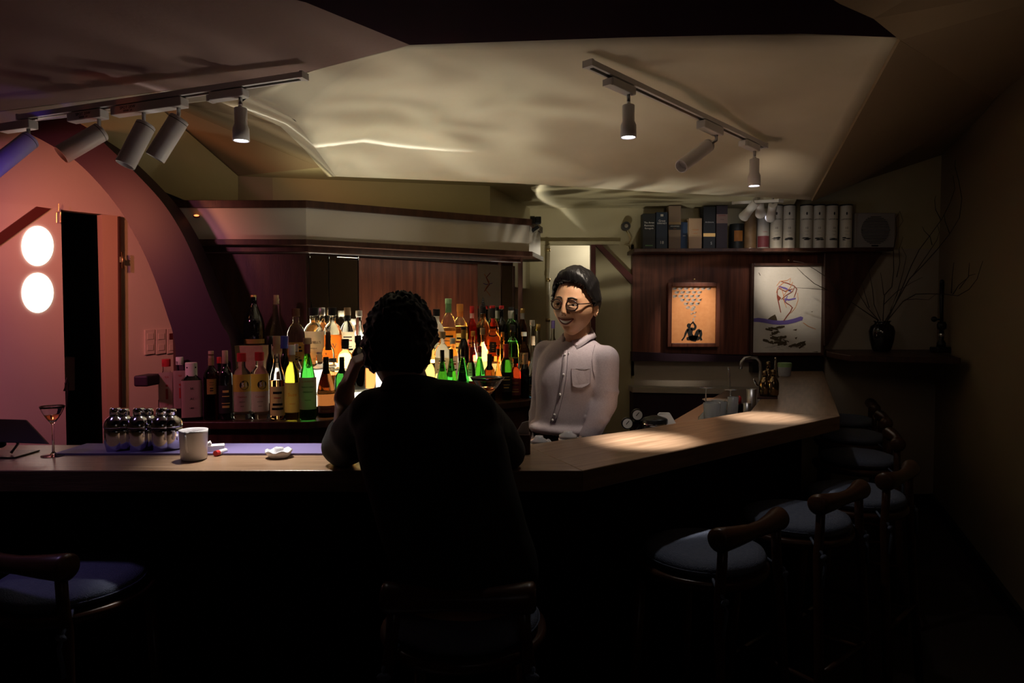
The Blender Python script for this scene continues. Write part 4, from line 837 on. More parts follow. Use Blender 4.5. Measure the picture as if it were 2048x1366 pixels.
# regulator gauges, chopping block, pot by the doorway
t = thing('gas_regulator', 'black gas regulator with two round white dials at the bar corner', 'regulator', WP(1268, 862))
for px, py, r in ((1255, 847, .026), (1275, 830, .026)):
    p = P(px, py, 3.0); bm = NB(); cyl(bm, p, p+Vector((0, .02, 0)), r, seg=24); obj('gauge', bm, M_black, t, smooth='auto', world=True)
    bm = NB(); cyl(bm, p+Vector((0, -.002, 0)), p, r*.82, seg=24); obj('dial', bm, M_paper, t, world=True)
    bm = NB(); box(bm, p+Vector((0, -.003, .004)), (.003, .001, r*.8), Matrix.Rotation(.7, 3, 'Y')); obj('needle', bm, M_black, t, world=True)
bm = NB(); tube(bm, [P(1262, 845, 3.02), P(1282, 842, 3.02), P(1275, 862, 3.02), P(1258, 905, 3.02)], .012); obj('valve_body', bm, M_black, t, True, world=True)
bm = NB(); tube(bm, [P(1258, 905, 3.02), Vector((P(1258, 905, 3.02).x, 3.02, 0))], .032, 16); obj('gas_bottle', bm, M_bsteel, t, True, world=True)
q = P(1310, 838, 2.98)
t = thing('black_pot', 'black lidded pot with a steel rim beside the chopping board', 'pot', (q.x, 2.98, WZ+.001))
bm = NB(); lathe(bm, [(0, 0), (.05, 0), (.055, .01), (.055, .085), (.05, .09), (.02, .1), (0, .1)], 24); obj('pot_body', bm, M_black, t, True)
bm = NB(); lathe(bm, [(.056, .06), (.058, .065), (.056, .07)], 24); obj('rim', bm, M_steel, t, True)
t = thing('chopping_board', 'pale cut-cornered chopping board leaning behind the bar', 'board', P(1330, 862, 2.95))
bm = NB(); prism(bm, [P(1325, 852, 2.95), P(1316, 830, 3.0), P(1320, 826, 3.0), P(1340, 826, 3.0), P(1352, 846, 2.96), P(1352, 880, 2.9), P(1325, 880, 2.9)], (0, .02, .0)); obj('board', bm, M_paper, t, world=True, bevel=.002)
# glasses and tools round the sink
def glass_up(px, py, Y, label, g=None):
    q = P(px, py, Y); c = Vector((q.x, Y, WZ+.001)); H = q.z-c.z
    t = thing('upturned_wine_glass', label, 'glass', c, group=g)
    bm = NB(); lathe(bm, [(.030, 0), (.036, .03), (.034, .06), (.012, .085), (.0035, .09), (.003, H-.006), (.03, H-.001), (.03, H), (0, H)], 24); obj('glass_body', bm, M_glass2, t, True)
glass_up(1412, 775, 3.2, 'upturned wine glass with its foot in the air, left of the sink')
glass_up(1461, 779, 3.3, 'upturned wine glass with a metal straw behind it')
def tumbler(px, pyt, Y, r, m, label, nm='tumbler', cat='glass', z0=None):
    q = P(px, pyt, Y); c = Vector((q.x, Y, WZ+.001)); h = q.z-c.z
    t = thing(nm, label, cat, c)
    bm = NB(); lathe(bm, [(0, 0), (r*.85, 0), (r, h), (r*.92, h), (r*.8, .01), (0, .01)], 24); obj('body', bm, m, t, True); return t, h
tumbler(1424, 806, 3.12, .04, M_glass2, 'wide glass bowl with a white rim near the bar bend', 'glass_bowl')
tumbler(1438, 802, 3.3, .038, M_glass2, 'clear mixing glass standing by the sink')
t, h = tumbler(1466, 794, 3.25, .026, M_glass2, 'clear beaker with red liquid beside the sink', 'beaker'); bm = NB(); lathe(bm, [(0, .012), (.019, .012), (.021, h*.5), (0, h*.5)], 20); obj('liquid', bm, G['red'], t, True)
t, h = tumbler(1479, 808, 3.28, .018, G['brown'], 'small dark bitters bottle with red top', 'bitters_bottle', 'bottle'); bm = NB(); lathe(bm, [(0, h), (.009, h), (.009, h+.03), (.004, h+.04), (0, h+.04)], 12); obj('red_top', bm, CC['red'], t, True)
tumbler(1494, 806, 3.32, .018, M_bsteel, 'small steel jigger against the bar edge', 'jigger', 'jigger')
t, h = tumbler(1503, 778, 3.36, .024, M_bsteel, 'tall steel measuring cup against the bar edge', 'measuring_cup', 'cup')
t = thing('plate_stack', 'white saucer lying behind the glasses at the sink', 'plate', WP(1435, 812))
bm = NB(); q = P(1434, 804, 3.5); lathe(bm, [(0, 0), (.05, 0), (.075, .012), (.05, .006), (0, .004)], 28, c=(q.x, 3.5, q.z)); lathe_ = obj('saucer', bm, M_ceramic, t, True, world=True)
bm = NB(); cyl(bm, (q.x, 3.5, WZ), (q.x, 3.5, q.z), .045); obj('stack', bm, M_ceramic, t, smooth='auto', world=True)
t = thing('bar_spoon', 'long dark bar spoon with a loop end standing by the sink', 'spoon', WP(1462, 812))
bm = NB(); tube(bm, [P(1464, 812, 3.42), P(1461, 775, 3.42), P(1459, 755, 3.42), P(1457, 742, 3.42), P(1456, 735, 3.42), P(1458, 738, 3.42), P(1460, 752, 3.42)], .004, 8); obj('spoon', bm, M_bsteel, t, True, world=True)
t = thing('faucet', 'tall chrome gooseneck faucet at the sink', 'faucet', WP(1518, 800))
bm = NB(); tube(bm, [Vector((P(1519, 800, 3.7).x, 3.7, WZ)), P(1520, 780, 3.7), P(1521, 740, 3.7), P(1520, 724, 3.7), P(1514, 716, 3.7), P(1500, 715, 3.7), P(1490, 716, 3.7), P(1483, 724, 3.7), P(1481, 738, 3.7)], .009, 12); obj('spout', bm, M_bsteel, t, True, world=True)
bm = NB(); tube(bm, [P(1520, 775, 3.7), P(1512, 768, 3.68), P(1507, 758, 3.66)], .007, 10); obj('lever', bm, M_steel, t, True, world=True)
# mat with steel ware on the far counter
q1 = at(1516, 797); c = at(1535, 788)
t = thing('drip_mat', 'small dark rubber mat under the steel ware on the far counter', 'mat', c)
bm = NB(); prism(bm, [at(1514, 798), at(1555, 798), at(1556, 775), at(1520, 775)], (0, 0, .008)); obj('mat', bm, mat('brown_rubber', (.06, .03, .035), .6), t, world=True)
def ware(px, py, ytop, w, prof, m, label, nm, cat, parts=()):
    c = PZ(px, py, CH+.0095); h = P(px, ytop, c.y).z-c.z; r = w/2*c.y/F
    t = thing(nm, label, cat, c); bm = NB(); lathe(bm, [(a*r, z*h) for a, z in prof], 24); obj('body', bm, m, t, True); return t, h, r
M_gold = mat('dark_gold_metal', (.28, .2, .12), .15, 1.0)
SH = [(0, 0), (.8, 0), (1, .1), (1, .5), (.8, .62), (.5, .7), (.5, .74), (0, .74)]
t, h, r = ware(1529, 792, 740, 22, SH, M_gold, 'gunmetal shaker on the mat, the left one', 'small_shaker', 'shaker'); bm = NB(); lathe(bm, [(0, h*.74), (r*.4, h*.74), (r*.45, h*.95), (0, h)], 16); obj('lid', bm, M_gold, t, True)
t, h, r = ware(1546, 793, 738, 22, SH, M_gold, 'gunmetal shaker on the mat, the right one', 'small_shaker', 'shaker'); bm = NB(); lathe(bm, [(0, h*.74), (r*.4, h*.74), (r*.45, h*.95), (0, h)], 16); obj('lid', bm, M_gold, t, True)
t, h, r = ware(1536, 779, 722, 18, SH, M_gold, 'tall bronze shaker at the back of the mat', 'tall_shaker', 'shaker'); bm = NB(); lathe(bm, [(0, h*.74), (r*.45, h*.74), (r*.5, h*.96), (0, h)], 16); obj('lid', bm, M_gold, t, True)
t, h, r = ware(1550, 778, 714, 6, [(0, 0), (.8, 0), (.8, .95), (1, .97), (0, 1)], M_steel, 'thin steel muddler standing at the back of the mat', 'muddler', 'muddler')
c = at(1569, 752); r = 13*c.y/F
t = thing('green_lid_tub', 'small ribbed tub with green lid at the far end of the counter', 'tub', c)
bm = NB(); lathe(bm, [(0, 0), (r*.85, 0), (r*.9, .005), (r, .062), (0, .062)], 28); obj('tub', bm, mat('ribbed_plastic', (.4, .42, .5), .4), t, smooth='auto')
bm = NB(); lathe(bm, [(0, .0625), (r*1.04, .0625), (r*1.04, .088), (r*.95, .092), (0, .092)], 28); obj('lid', bm, CC['green'], t, smooth='auto')
# ================================================================ TRACK LIGHTS
def track(a, b, label, cat='light track', up=Vector((0, 0, 1))):
    a, b = Vector(a), Vector(b); d = (b-a); L = d.length; M = d.to_track_quat('X', 'Z').to_matrix()
    t = thing('light_track', label, cat, (a+b)/2)
    bm = NB(); box(bm, (0, 0, 0), (L, .034, .018), M); obj('rail', bm, M_white, t, bevel=.001)
    bm = NB(); box(bm, M @ Vector((0, 0, -.0095)), (L*.98, .012, .002), M); o = obj('slot', bm, M_black, t); o['label'] = 'dark slot of the rail'
    for sx in (-1, 1):
        bm = NB(); box(bm, M @ Vector((sx*(L/2+.004), 0, 0)), (.01, .037, .021), M); obj('end_cap', bm, M_white, t)
    return t
tl = (P(45, 236, 2.50), P(606, 152, 2.16))
tr = (P(1178, 128, 2.10), P(1527, 292, 3.0))
for k in (tl, tr): pass
track(tl[0], tl[1], 'white light track on the left side of the ceiling, carrying five spots')
track(tr[0], tr[1], 'white light track running away on the right of the ceiling, carrying three spots')
M_bulb = mat('lamp_face', (1, 1, 1), .5, emit=(.88, .88, 1.0), es=14)
def spot_small(t0, trk, label, power, L=.105, col=(1, .92, .84), grp=None, angle=50, hb=.085, aim=None):
    a, b = trk; p = a.lerp(b, t0); d = (b-a).normalized(); M = d.to_track_quat('X', 'Z').to_matrix()
    t = thing('track_spot', label, 'spotlight', p-Vector((0, 0, .012)), group=grp)
    bm = NB(); box(bm, M @ Vector((-.045, 0, -.014)), (.13, .034, .026), M); obj('adapter', bm, M_white, t, bevel=.003)
    bm = NB(); box(bm, M @ Vector((-.115, 0, -.018)), (.012, .03, .02), M); obj('clip', bm, M_white, t)
    bm = NB(); cyl(bm, (0, 0, -.027), (0, 0, -.052), .006); obj('stem', bm, M_bsteel, t, True)
    bm = NB(); ell(bm, (0, 0, -.055), (.008, .008, .008)); obj('joint', bm, M_steel, t, True)
    z0 = -.06; bm = NB(); lathe(bm, [(0, z0), (.018, z0), (.020, z0-.002), (.020, z0-L*.5), (.0255, z0-L*.62), (.0265, z0-L), (.023, z0-L), (.022, z0-L+.012), (0, z0-L+.012)], 28); obj('lamp_body', bm, M_white, t, True)
    bm = NB(); lathe(bm, [(0, z0-L+.004), (.0225, z0-L+.004), (.0225, z0-L+.008), (0, z0-L+.008)], 24); obj('lamp_face', bm, M_bulb, t)
    q = p-Vector((0, 0, .012))+Vector((0, 0, z0-L-.004))
    l = light('spot_beam', 'SPOT', q, power, col, Vector(aim) if aim else q-Vector((0, 0, 1)), .03, angle, 1.0)
    l.parent = t; l.matrix_parent_inverse = Matrix.Translation(t.location).inverted()
    l = light('spot_spill', 'SPOT', q, power*.022, col, q-Vector((0, 0, 1)), .02, 110, 1.0); l.parent = t; l.matrix_parent_inverse = Matrix.Translation(t.location).inverted()
    return t
def solve(trk, px):
    a, b = trk; best = min(range(0, 1001), key=lambda i: abs((lambda v: 1024+F*v.x/v.y)(a.lerp(b, i/1000))-px)); return best/1000
spot_small(solve(tl, 488), tl, 'small white spot pointing straight down at the right end of the left track', 95, angle=42, aim=at(530, 916))
spot_small(solve(tr, 1254), tr, 'small white spot pointing straight down, nearest on the right track', 210, angle=24, aim=at(1288, 880))
spot_small(solve(tr, 1504), tr, 'small white spot pointing straight down at the far end of the right track', 150, L=.115, angle=24, aim=at(1527, 834))
def spot_big(trk, px, e0, e1, Y, label, power=0, col=(1, .9, .8), grp=None, L=.19, r=.031, stick=False, angle=40):
    """cylinder lamp: e0 = upper end pixel, e1 = lower (lit) end pixel"""
    a, b = trk; tt = solve(trk, px); p = a.lerp(b, tt); d = (b-a).normalized(); M = d.to_track_quat('X', 'Z').to_matrix()
    t = thing('cylinder_spot', label, 'spotlight', p-Vector((0, 0, .012)), group=grp); o = t.location
    bm = NB(); box(bm, M @ Vector((-.05, 0, -.016)), (.15, .038, .03), M); obj('adapter', bm, M_white, t, bevel=.003)
    if stick:
        bm = NB(); R = M @ Matrix.Rotation(PI/2, 3, 'X')
        tx = text_bm('SPOT 20W', .014)
        for v in tx.verts: v.co = (M @ Vector((-.05+v.co.x, -.0192-v.co.z, -.012+v.co.y)))
        obj('rating_print', tx, INK['black'], t)
        tx = text_bm('3000K 24', .010)
        for v in tx.verts: v.co = (M @ Vector((-.05+v.co.x, -.0192-v.co.z, -.023+v.co.y)))
        obj('rating_print', tx, INK['black'], t)
    A, Bq = P(e0[0], e0[1], Y[0]), P(e1[0], e1[1], Y[1]); ax = (Bq-A).normalized()
    bm = NB(); tube(bm, [Vector((0, 0, -.03)), Vector((0, 0, -.05)), (A+ax*.02)-o], .0065, 10); obj('stem', bm, M_bsteel, t, True)
    Q = ax.to_track_quat('Z', 'Y').to_matrix().to_4x4(); LL = (Bq-A).length
    bm = NB(); lathe(bm, [(0, 0), (r*.85, 0), (r, .004), (r, LL-.002), (r*.96, LL), (r*.86, LL), (r*.82, LL-.03), (0, LL-.03)], 28); bm.transform(Matrix.Translation(A-o) @ Q); obj('lamp_body', bm, M_white, t, smooth='auto')
    bm = NB(); lathe(bm, [(r*1.004, .012), (r*1.004, .014)], 28); bm.transform(Matrix.Translation(A-o) @ Q); obj('seam', bm, M_black, t)
    if power:
        bm = NB(); lathe(bm, [(0, LL-.026), (r*.78, LL-.026), (r*.78, LL-.022), (0, LL-.022)], 20); bm.transform(Matrix.Translation(A-o) @ Q); obj('lamp_face', bm, M_bulb, t)
        l = light('spot_beam', 'SPOT', Bq-ax*.01, power, col, Bq+ax, .02, angle, .5); l.parent = t; l.matrix_parent_inverse = Matrix.Translation(t.location).inverted()
    return t
GB = 'large cylinder spots on the left track'
spot_big(tl, 68, (62, 278), (-22, 345), (2.42, 2.30), 'large cylinder spot glowing violet, leftmost on the left track', grp=GB)
spot_big(tl, 208, (205, 262), (122, 310), (2.36, 2.28), 'large cylinder spot with an orange-lit underside, tilted to the left', grp=GB, stick=True)
spot_big(tl, 297, (293, 248), (250, 330), (2.32, 2.28), 'large steep cylinder spot in the middle of the left track', grp=GB, stick=True)
spot_big(tl, 366, (360, 236), (310, 316), (2.27, 2.25), 'large cylinder spot right of the middle one on the left track', grp=GB)
BT = (1150, 640)
spot_big(tr, 1428, (1418, 290), (1362, 333), (2.72, 2.60), 'large cylinder spot hanging from the right track and aimed left', L=.16, r=.026)
# added lamp aimed at the bartender, placed beside the nearest right-track spot
light('bartender_fill', 'SPOT', P(1262, 290, 2.25), 26, (1, .84, .66), P(1150, 625, 2.62), .02, 44, 1.0)
# far cluster under the ceiling
tf = (P(1470, 412, 4.6)+Vector((0, 0, .02)), P(1560, 408, 4.2)+Vector((0, 0, .02)))
track(tf[0], tf[1], 'short white track over the pictures with three small spots')
M_b2 = M_bulb
for e0, e1, lb, pw, tgt in (((1514, 402), (1487, 434), 'small spot turned left and shining, over the orange picture', 34, P(1384, 632, 5.2)), ((1518, 400), (1521, 428), 'small spot pointing down between the two other far spots', 4, None), ((1546, 408), (1541, 436), 'small spot at the right end of the far cluster', 20, P(1572, 575, 5.2))):
    A, Bq = P(*e0, 4.4), P(*e1, 4.55); ax = (Bq-A).normalized(); LL = (Bq-A).length; r = .034
    t = thing('far_spot', lb, 'spotlight', A, group='far cluster of spots'); Q = ax.to_track_quat('Z', 'Y').to_matrix().to_4x4()
    bm = NB(); lathe(bm, [(0, 0), (r*.8, 0), (r*.8, LL*.6), (r, LL), (r*.9, LL), (r*.8, LL-.02), (0, LL-.02)], 24); bm.transform(Q); obj('lamp_body', bm, M_white, t, smooth='auto')
    bm = NB(); cyl(bm, (0, 0, .0), (0, .01, .05), .007); obj('stem', bm, M_bsteel, t)
    bm = NB(); lathe(bm, [(0, LL-.018), (r*.78, LL-.018), (r*.78, LL-.014), (0, LL-.014)], 20); bm.transform(Q); obj('lamp_face', bm, M_bulb, t)
    l = light('spot_beam', 'SPOT', Bq+ax*.01, pw, (1, .86, .7), tgt or Bq+ax, .015, (34 if pw > 30 else 40) if tgt else 50, .9)
    l.parent = t; l.matrix_parent_inverse = Matrix.Translation(t.location).inverted()

# ================================================================ STOOLS
def make_stool(label, loc, rz):
    """seat centre at origin, back rail towards -Y"""
    t = thing('bar_stool', label, 'stool', loc, rz, 'round bar stools with blue-grey cushions')
    sz = .755
    bm = NB(); lathe(bm, [(0, sz-.035), (.17, sz-.035), (.192, sz-.03), (.2, sz-.015), (.198, sz-.003), (.19, sz), (0, sz-.004)], 40); obj('seat', bm, M_stoolwood, t, True)
    bm = NB(); lathe(bm, [(0, sz-.002), (.13, sz-.001), (.17, sz+.006), (.182, sz+.022), (.174, sz+.038), (.14, sz+.050), (0, sz+.056)], 40)
    for v in bm.verts: v.co.z += noise.noise(v.co*12)*.003
    bm.transform(Matrix.Translation((0, -.01, 0))); cu = obj('cushion', bm, M_cushion, t, True)
    bm = NB(); pts = [(.182*math.cos(a), .179*math.sin(a)-.01, sz+.022) for a in [2*PI*i/40 for i in range(41)]]; tube(bm, pts, .0018, 6); obj('piping', bm, M_cushion, cu)
    legs = [(-.155, -.165, .885), (.155, -.165, .885), (-.12, .13, sz-.03), (.12, .13, sz-.03)]
    for x, y, zt in legs:
        fx, fy = (x*1.25, y*1.25)
        bm = NB()
        if zt > .8: tube(bm, [(fx, fy, 0), (x*1.1, y*1.1, .4), (x, y, .72), (x*.93, y, .80), (x*.9, y, zt-.01)], .016, 12, .014)
        else: cyl(bm, (fx, fy, 0), (x, y, zt), .015, .018, 14)
        obj('leg', bm, M_stoolwood, t, True)
    pr = [(.0, -.168), (.026, -.168), (.033, -.162), (.034, -.15), (.029, -.10), (.0225, -.03), (.0225, .03), (.029, .10), (.034, .15), (.033, .162), (.026, .168), (0, .168)]
    bm = NB(); lathe(bm, pr, 24); bm.transform(Matrix.Translation((0, -.172, .885)) @ Matrix.Rotation(PI/2, 4, 'Y'))
    for v in bm.verts: v.co.y += .02*(v.co.x/.168)**2-.01
    obj('back_rail', bm, M_stoolwood, t, True)
    zr = .30
    def lp(x, y, z): k = 1.25-.25*z/.75; return (x*k, y*k, z)
    for (a, b), z in ((((-.155, -.165), (.155, -.165)), .34), (((-.12, .13), (.12, .13)), .27), (((-.155, -.165), (-.12, .13)), .31), (((.155, -.165), (.12, .13)), .31)):
        bm = NB(); cyl(bm, lp(*a, z), lp(*b, z), .009); obj('rung', bm, M_stoolwood if z != .27 else M_bsteel, t, True)
    for s in (-1, 1):
        bm = NB(); x = .135*s; tube(bm, [(x, -.13, sz+.01), (x*1.12, -.155, sz-.01), (x*1.2, -.18, sz-.02), (x*1.16, -.19, sz-.06), (x*1.25, -.188, sz-.13)], .004, 6, .006); obj('cushion_tie', bm, M_cushion, t, True)
        bm = NB(); ell(bm, (x*1.18, -.186, sz-.035), (.016, .008, .009)); obj('tie_knot', bm, M_cushion, t, True)
    return t
def dup(root, loc, rz, label):
    r = root.copy(); COL.objects.link(r); r.location = loc; r.rotation_euler = (0, 0, rz); r['label'] = label
    for ch in list(root.children):
        c = ch.copy(); COL.objects.link(c); c.parent = r
        for g in ch.children:
            d = g.copy(); COL.objects.link(d); d.parent = c
    return r
a2_, a3_ = angs[1], angs[2]
st0 = make_stool('bar stool nearest the camera in the right-hand row', (.577, 2.056, 0), a2_)
dup(st0, (1.0, 2.40, 0), a2_, 'second bar stool in the right-hand row, just behind the nearest')
dup(st0, (1.36, 2.70, 0), a2_+.08, 'third bar stool from the front, at the bend of the counter')
dup(st0, (1.72, 3.39, 0), a3_, 'fourth bar stool from the front, cushion half shaded by the counter')
dup(st0, (2.0, 4.0, 0), a3_, 'fifth bar stool from the front, second from the end wall')
dup(st0, (2.25, 4.59, 0), a3_, 'bar stool closest to the end wall')
dup(st0, (-1.19, 1.83, 0), -.26, 'bar stool at the left edge, its cushion tinted violet')
dup(st0, (-.116, 1.62, 0), 0, 'bar stool the customer is sitting on')

# ================================================================ BOXES ON THE SHELF
SHZ = P(1500, 496, 5.03).z+.002
YS = 5.12
M_bx = {'k': flat('box_black', (.015, .017, .018), .5), 'n': flat('box_navy', (.02, .035, .06), .5), 't': flat('box_taupe', (.22, .15, .10)), 'b': flat('box_blue', (.03, .07, .16)), 'o': flat('box_kraft', (.5, .33, .2)), 'g': mat('box_gilt', (.6, .35, .1), .35, .5), 'v': flat('box_violet_black', (.05, .035, .045))}
def sbox(x0, x1, yt, m, label, d=.09, Y=YS, bands=(), texts=(), rim=None):
    a, b = P(x0, 480, Y), P(x1, 480, Y); z1 = P(x0, yt, Y).z; w_ = b.x-a.x; H = z1-SHZ
    t = thing('bottle_box', label, 'box', ((a.x+b.x)/2, Y+d/2, SHZ), group='bottle boxes on the shelf')
    bm = NB(); box(bm, (0, 0, H/2), (w_*.97, d, H)); obj('carton', bm, m, t, bevel=.002)
    bm = NB(); box(bm, (0, 0, H-.004), (w_*.975, d*1.01, .0015)); obj('lid_seam', bm, M_black, t)
    for f0, f1, bmm, *xx in bands:
        wd = xx[0] if xx else 1.0
        bm = NB(); box(bm, (0, -d/2-.0006, H*(f0+f1)/2), (w_*.965*wd, .001, H*(f1-f0))); obj('printed_band', bm, bmm, t)
    for s_, sz, f, ink, *xx in texts:
        bm = stand(text_bm(s_, sz), xx[0] if xx else 0, H*f, -d/2-.0014); obj('lettering', bm, ink, t)
    return t
W_ = INK['white']
sbox(1285, 1311, 427, M_bx['k'], 'black box with faint white lettering, first on the left of the shelf', texts=[('The Arran', .018, .74, W_), ('Remnant', .020, .66, W_), ('Renegade', .017, .58, W_)], bands=[(.08, .11, LC['green'], .6)])
sbox(1312, 1335, 424, M_bx['n'], 'navy box with the number 18 near its foot', texts=[('Great', .022, .76, W_), ('ORKNEY', .018, .69, W_), ('18', .032, .17, W_)], bands=[(.88, .94, LC['white'], .25)])
sbox(1337, 1362, 411, M_bx['t'], 'tall taupe box with a dark brown middle band', bands=[(.56, .62, LC['tan']), (.44, .56, LC['black'])], texts=[('WOODFORD', .011, .52, W_), ('mmmm', .007, .47, INK['orange'])])
sbox(1361, 1376, 444, M_bx['b'], 'narrow dark blue box tucked between two larger boxes', Y=5.16, texts=[('mm', .014, .5, W_)])
sbox(1377, 1404, 436, M_bx['o'], 'pale kraft coloured box standing apart on the shelf', texts=[('Yamazaki', .013, .62, INK['orange']), ('mmmm', .010, .5, INK['orange'])], bands=[(.42, .44, LC['tan'], .8)])
sbox(1406, 1431, 413, M_bx['k'], 'tall black box with a gold stripe', bands=[(.29, .37, M_bx['g'])], texts=[('Ardmore', .017, .63, W_), ('S', .03, .13, W_, .015)])
sbox(1432, 1455, 411, M_bx['v'], 'tall black box with a pale pink upper label', bands=[(.59, .80, LC['pink'])], texts=[('DALWHIN', .011, .77, INK['red']), ('mmmm', .009, .68, INK['black'])])
t = thing('round_tin', 'short black round tin with an orange label', 'tin', (P(1473, 480, YS+.04).x, YS+.04, SHZ), group='tins and tubes on the shelf')
H = P(1473, 447, YS).z-SHZ; r = 13.5*YS/F
bm = NB(); lathe(bm, [(0, 0), (r*.97, 0), (r, .004), (r, H-.004), (r*.97, H), (0, H)], 28); obj('tin_body', bm, M_bx['k'], t, smooth='auto')
bm = NB(); A = [bm.verts.new(((r+.001)*math.sin(a), -(r+.001)*math.cos(a), H*.3)) for a in [-.65+.13*i for i in range(11)]]; Bv = [bm.verts.new((v.co.x, v.co.y, H*.72)) for v in A]
for i in range(10): bm.faces.new((A[i], A[i+1], Bv[i+1], Bv[i]))
obj('label', bm, LC['orange'], t, smooth=True)
def tube_tin(px, w_, yt, m, label, name='tube', texts=(), bands=(), top=M_black, leanx=0, Y=YS+.03):
    q = P(px, 480, Y); H = P(px, yt, Y).z-SHZ; r = w_/2*Y/F
    t = thing('bottle_tube', label, 'tube', (q.x, Y, SHZ), group='tins and tubes on the shelf')
    bm = NB(); lathe(bm, [(0, 0), (r, 0), (r, H-.006), (0, H-.006)], 28); obj('tube_body', bm, m, t, smooth='auto')
    bm = NB(); lathe(bm, [(0, H-.0055), (r*1.03, H-.0055), (r*1.03, H+.004), (r*.9, H+.006), (0, H+.006)], 28); obj('tube_lid', bm, top, t, smooth='auto')
    bm = NB(); lathe(bm, [(r*1.02, 0), (r*1.02, .006)], 28); obj('base_ring', bm, M_bsteel, t, True)
    for f0, f1, mm, hw in bands:
        bm = NB(); A = [bm.verts.new(((r+.001)*math.sin(a), -(r+.001)*math.cos(a), H*f0)) for a in [-hw+hw*.2*i for i in range(11)]]; Bv = [bm.verts.new((v.co.x, v.co.y, H*f1)) for v in A]
        for i in range(10): bm.faces.new((A[i], A[i+1], Bv[i+1], Bv[i]))
        obj('printed_band', bm, mm, t, smooth=True)
    for s_, sz, f, ink in texts: obj('lettering', wrap(text_bm(s_, sz), r+.0015, H*f), ink, t)
    return t, r, H
tube_tin(1500, 24, 419, mat('bamboo_tube', (.16, .09, .04), .6, col2=(.22, .13, .06), scale=20), 'brown wooden tube behind the small ceiling spots', top=M_dwood)
tube_tin(1526, 23, 431, flat('tube_glass_white', (.45, .42, .38)), 'tube with white upper half and dark red lower half', bands=[(.05, .38, LC['maroon'], 1.4)], texts=[('mmmm', .01, .5, INK['red'])], top=M_bsteel)
M_tub = flat('tube_white', (.62, .57, .47), .5)
for i, (px, lb) in enumerate(((1552, 'left of the close pair beside the far spots'), (1577.5, 'right of the close pair beside the far spots'), (1612, 'first after the gap'), (1637, 'second after the gap'), (1662, 'third after the gap, turned slightly'), (1691, 'nearest the ventilator'))):
    t, r, H = tube_tin(px, 23.5, 411, M_tub, 'white whisky tube with black lid, '+lb, texts=[('LAPHROAIG', .0145, .67, INK['black']), ('10', .022, .47, INK['black']), ('mmmmmm', .006, .4, INK['black']), ('mmmm', .006, .32, INK['black'])])
    bm = NB(); R = r+.0012
    for q in range(9):
        w2 = random.uniform(.12, .5); z = H*(.19+.05*random.random()); c0 = random.uniform(-.45, .45); hh = H*random.uniform(.01, .035)
        A = [bm.verts.new((R*math.sin(c0+a*w2), -R*math.cos(c0+a*w2), z-(0 if abs(a) < .9 else -hh*.4))) for a in (-1, -.5, 0, .5, 1)]; Bv = [bm.verts.new((v.co.x, v.co.y, v.co.z+(hh if 0 < k < 4 else hh*.3))) for k, v in enumerate(A)]
        for k in range(4): bm.faces.new((A[k], A[k+1], Bv[k+1], Bv[k]))
        R += .0001
    o = obj('ink_drawing', bm, INK['black'], t); o['kind'] = 'stuff'
    bm = NB(); A = lathe(bm, [(0, 0), (.006, 0)], 10); bm.transform(Matrix.Translation((0, -r-.0012, H*.80)) @ Matrix.Rotation(PI/2, 4, 'X') @ Matrix.Diagonal((1, 2, 1, 1))); obj('crest', bm, INK['black'], t)
    t.rotation_euler.z = (0, 0, 0, 0, .35, 0)[i]-.32
# ventilator
q0, q1 = P(1716, 424, YS), P(1796, 494, YS)
t = thing('ventilator', 'square grey ventilator with round louvred grille on the box shelf', 'fan', ((q0.x+q1.x)/2, YS+.06, (q0.z+q1.z)/2))
M_vent = flat('vent_grey', (.30, .27, .26), .5); W2 = (q1.x-q0.x); H2 = q0.z-q1.z
bm = NB(); box(bm, (0, .02, 0), (W2, .08, H2)); obj('housing', bm, M_vent, t, bevel=.006)
bm = NB(); cyl(bm, (0, -.024, 0), (0, -.0205, 0), H2*.41, seg=36); obj('fan_opening', bm, M_black, t)
bm = NB(); Rg = H2*.42
for i in range(19):
    z = -Rg+2*Rg*(i+.5)/19; hw = math.sqrt(max(Rg*Rg-z*z, 0)); box(bm, (0, -.028, z), (2*hw, .006, .006))
o = obj('louvres', bm, M_vent, t); o['kind'] = 'stuff'
bm = NB(); box(bm, (0, -.022, -H2*.45), (.05, .003, .010)); obj('badge', bm, M_black, t)
for x in (-1, 1):
    bm = NB(); ell(bm, (x*H2*.4, -.03, 0), (.004, .004, .004)); obj('screw', bm, M_steel, t, True)
# round camera
q = P(1251, 453, 5.27)
t = thing('round_camera', 'small black round camera with a hanging wire, left of the boxes', 'camera', q)
bm = NB(); cyl(bm, (0, -.035, 0), (0, .02, 0), .033, seg=28); obj('camera_body', bm, M_black, t, smooth='auto')
bm = NB(); cyl(bm, (0, -.038, 0), (0, -.034, 0), .014, seg=20); obj('lens', bm, M_steel, t)
bm = NB(); tube(bm, [(.005, 0, -.03), (.02, -.005, -.06), (.045, 0, -.10), (.03, .005, -.13), (-.01, .005, -.135), (.03, .01, -.145), (.04, .015, -.17)], .0035, 6); obj('wire', bm, M_brass, t, True)
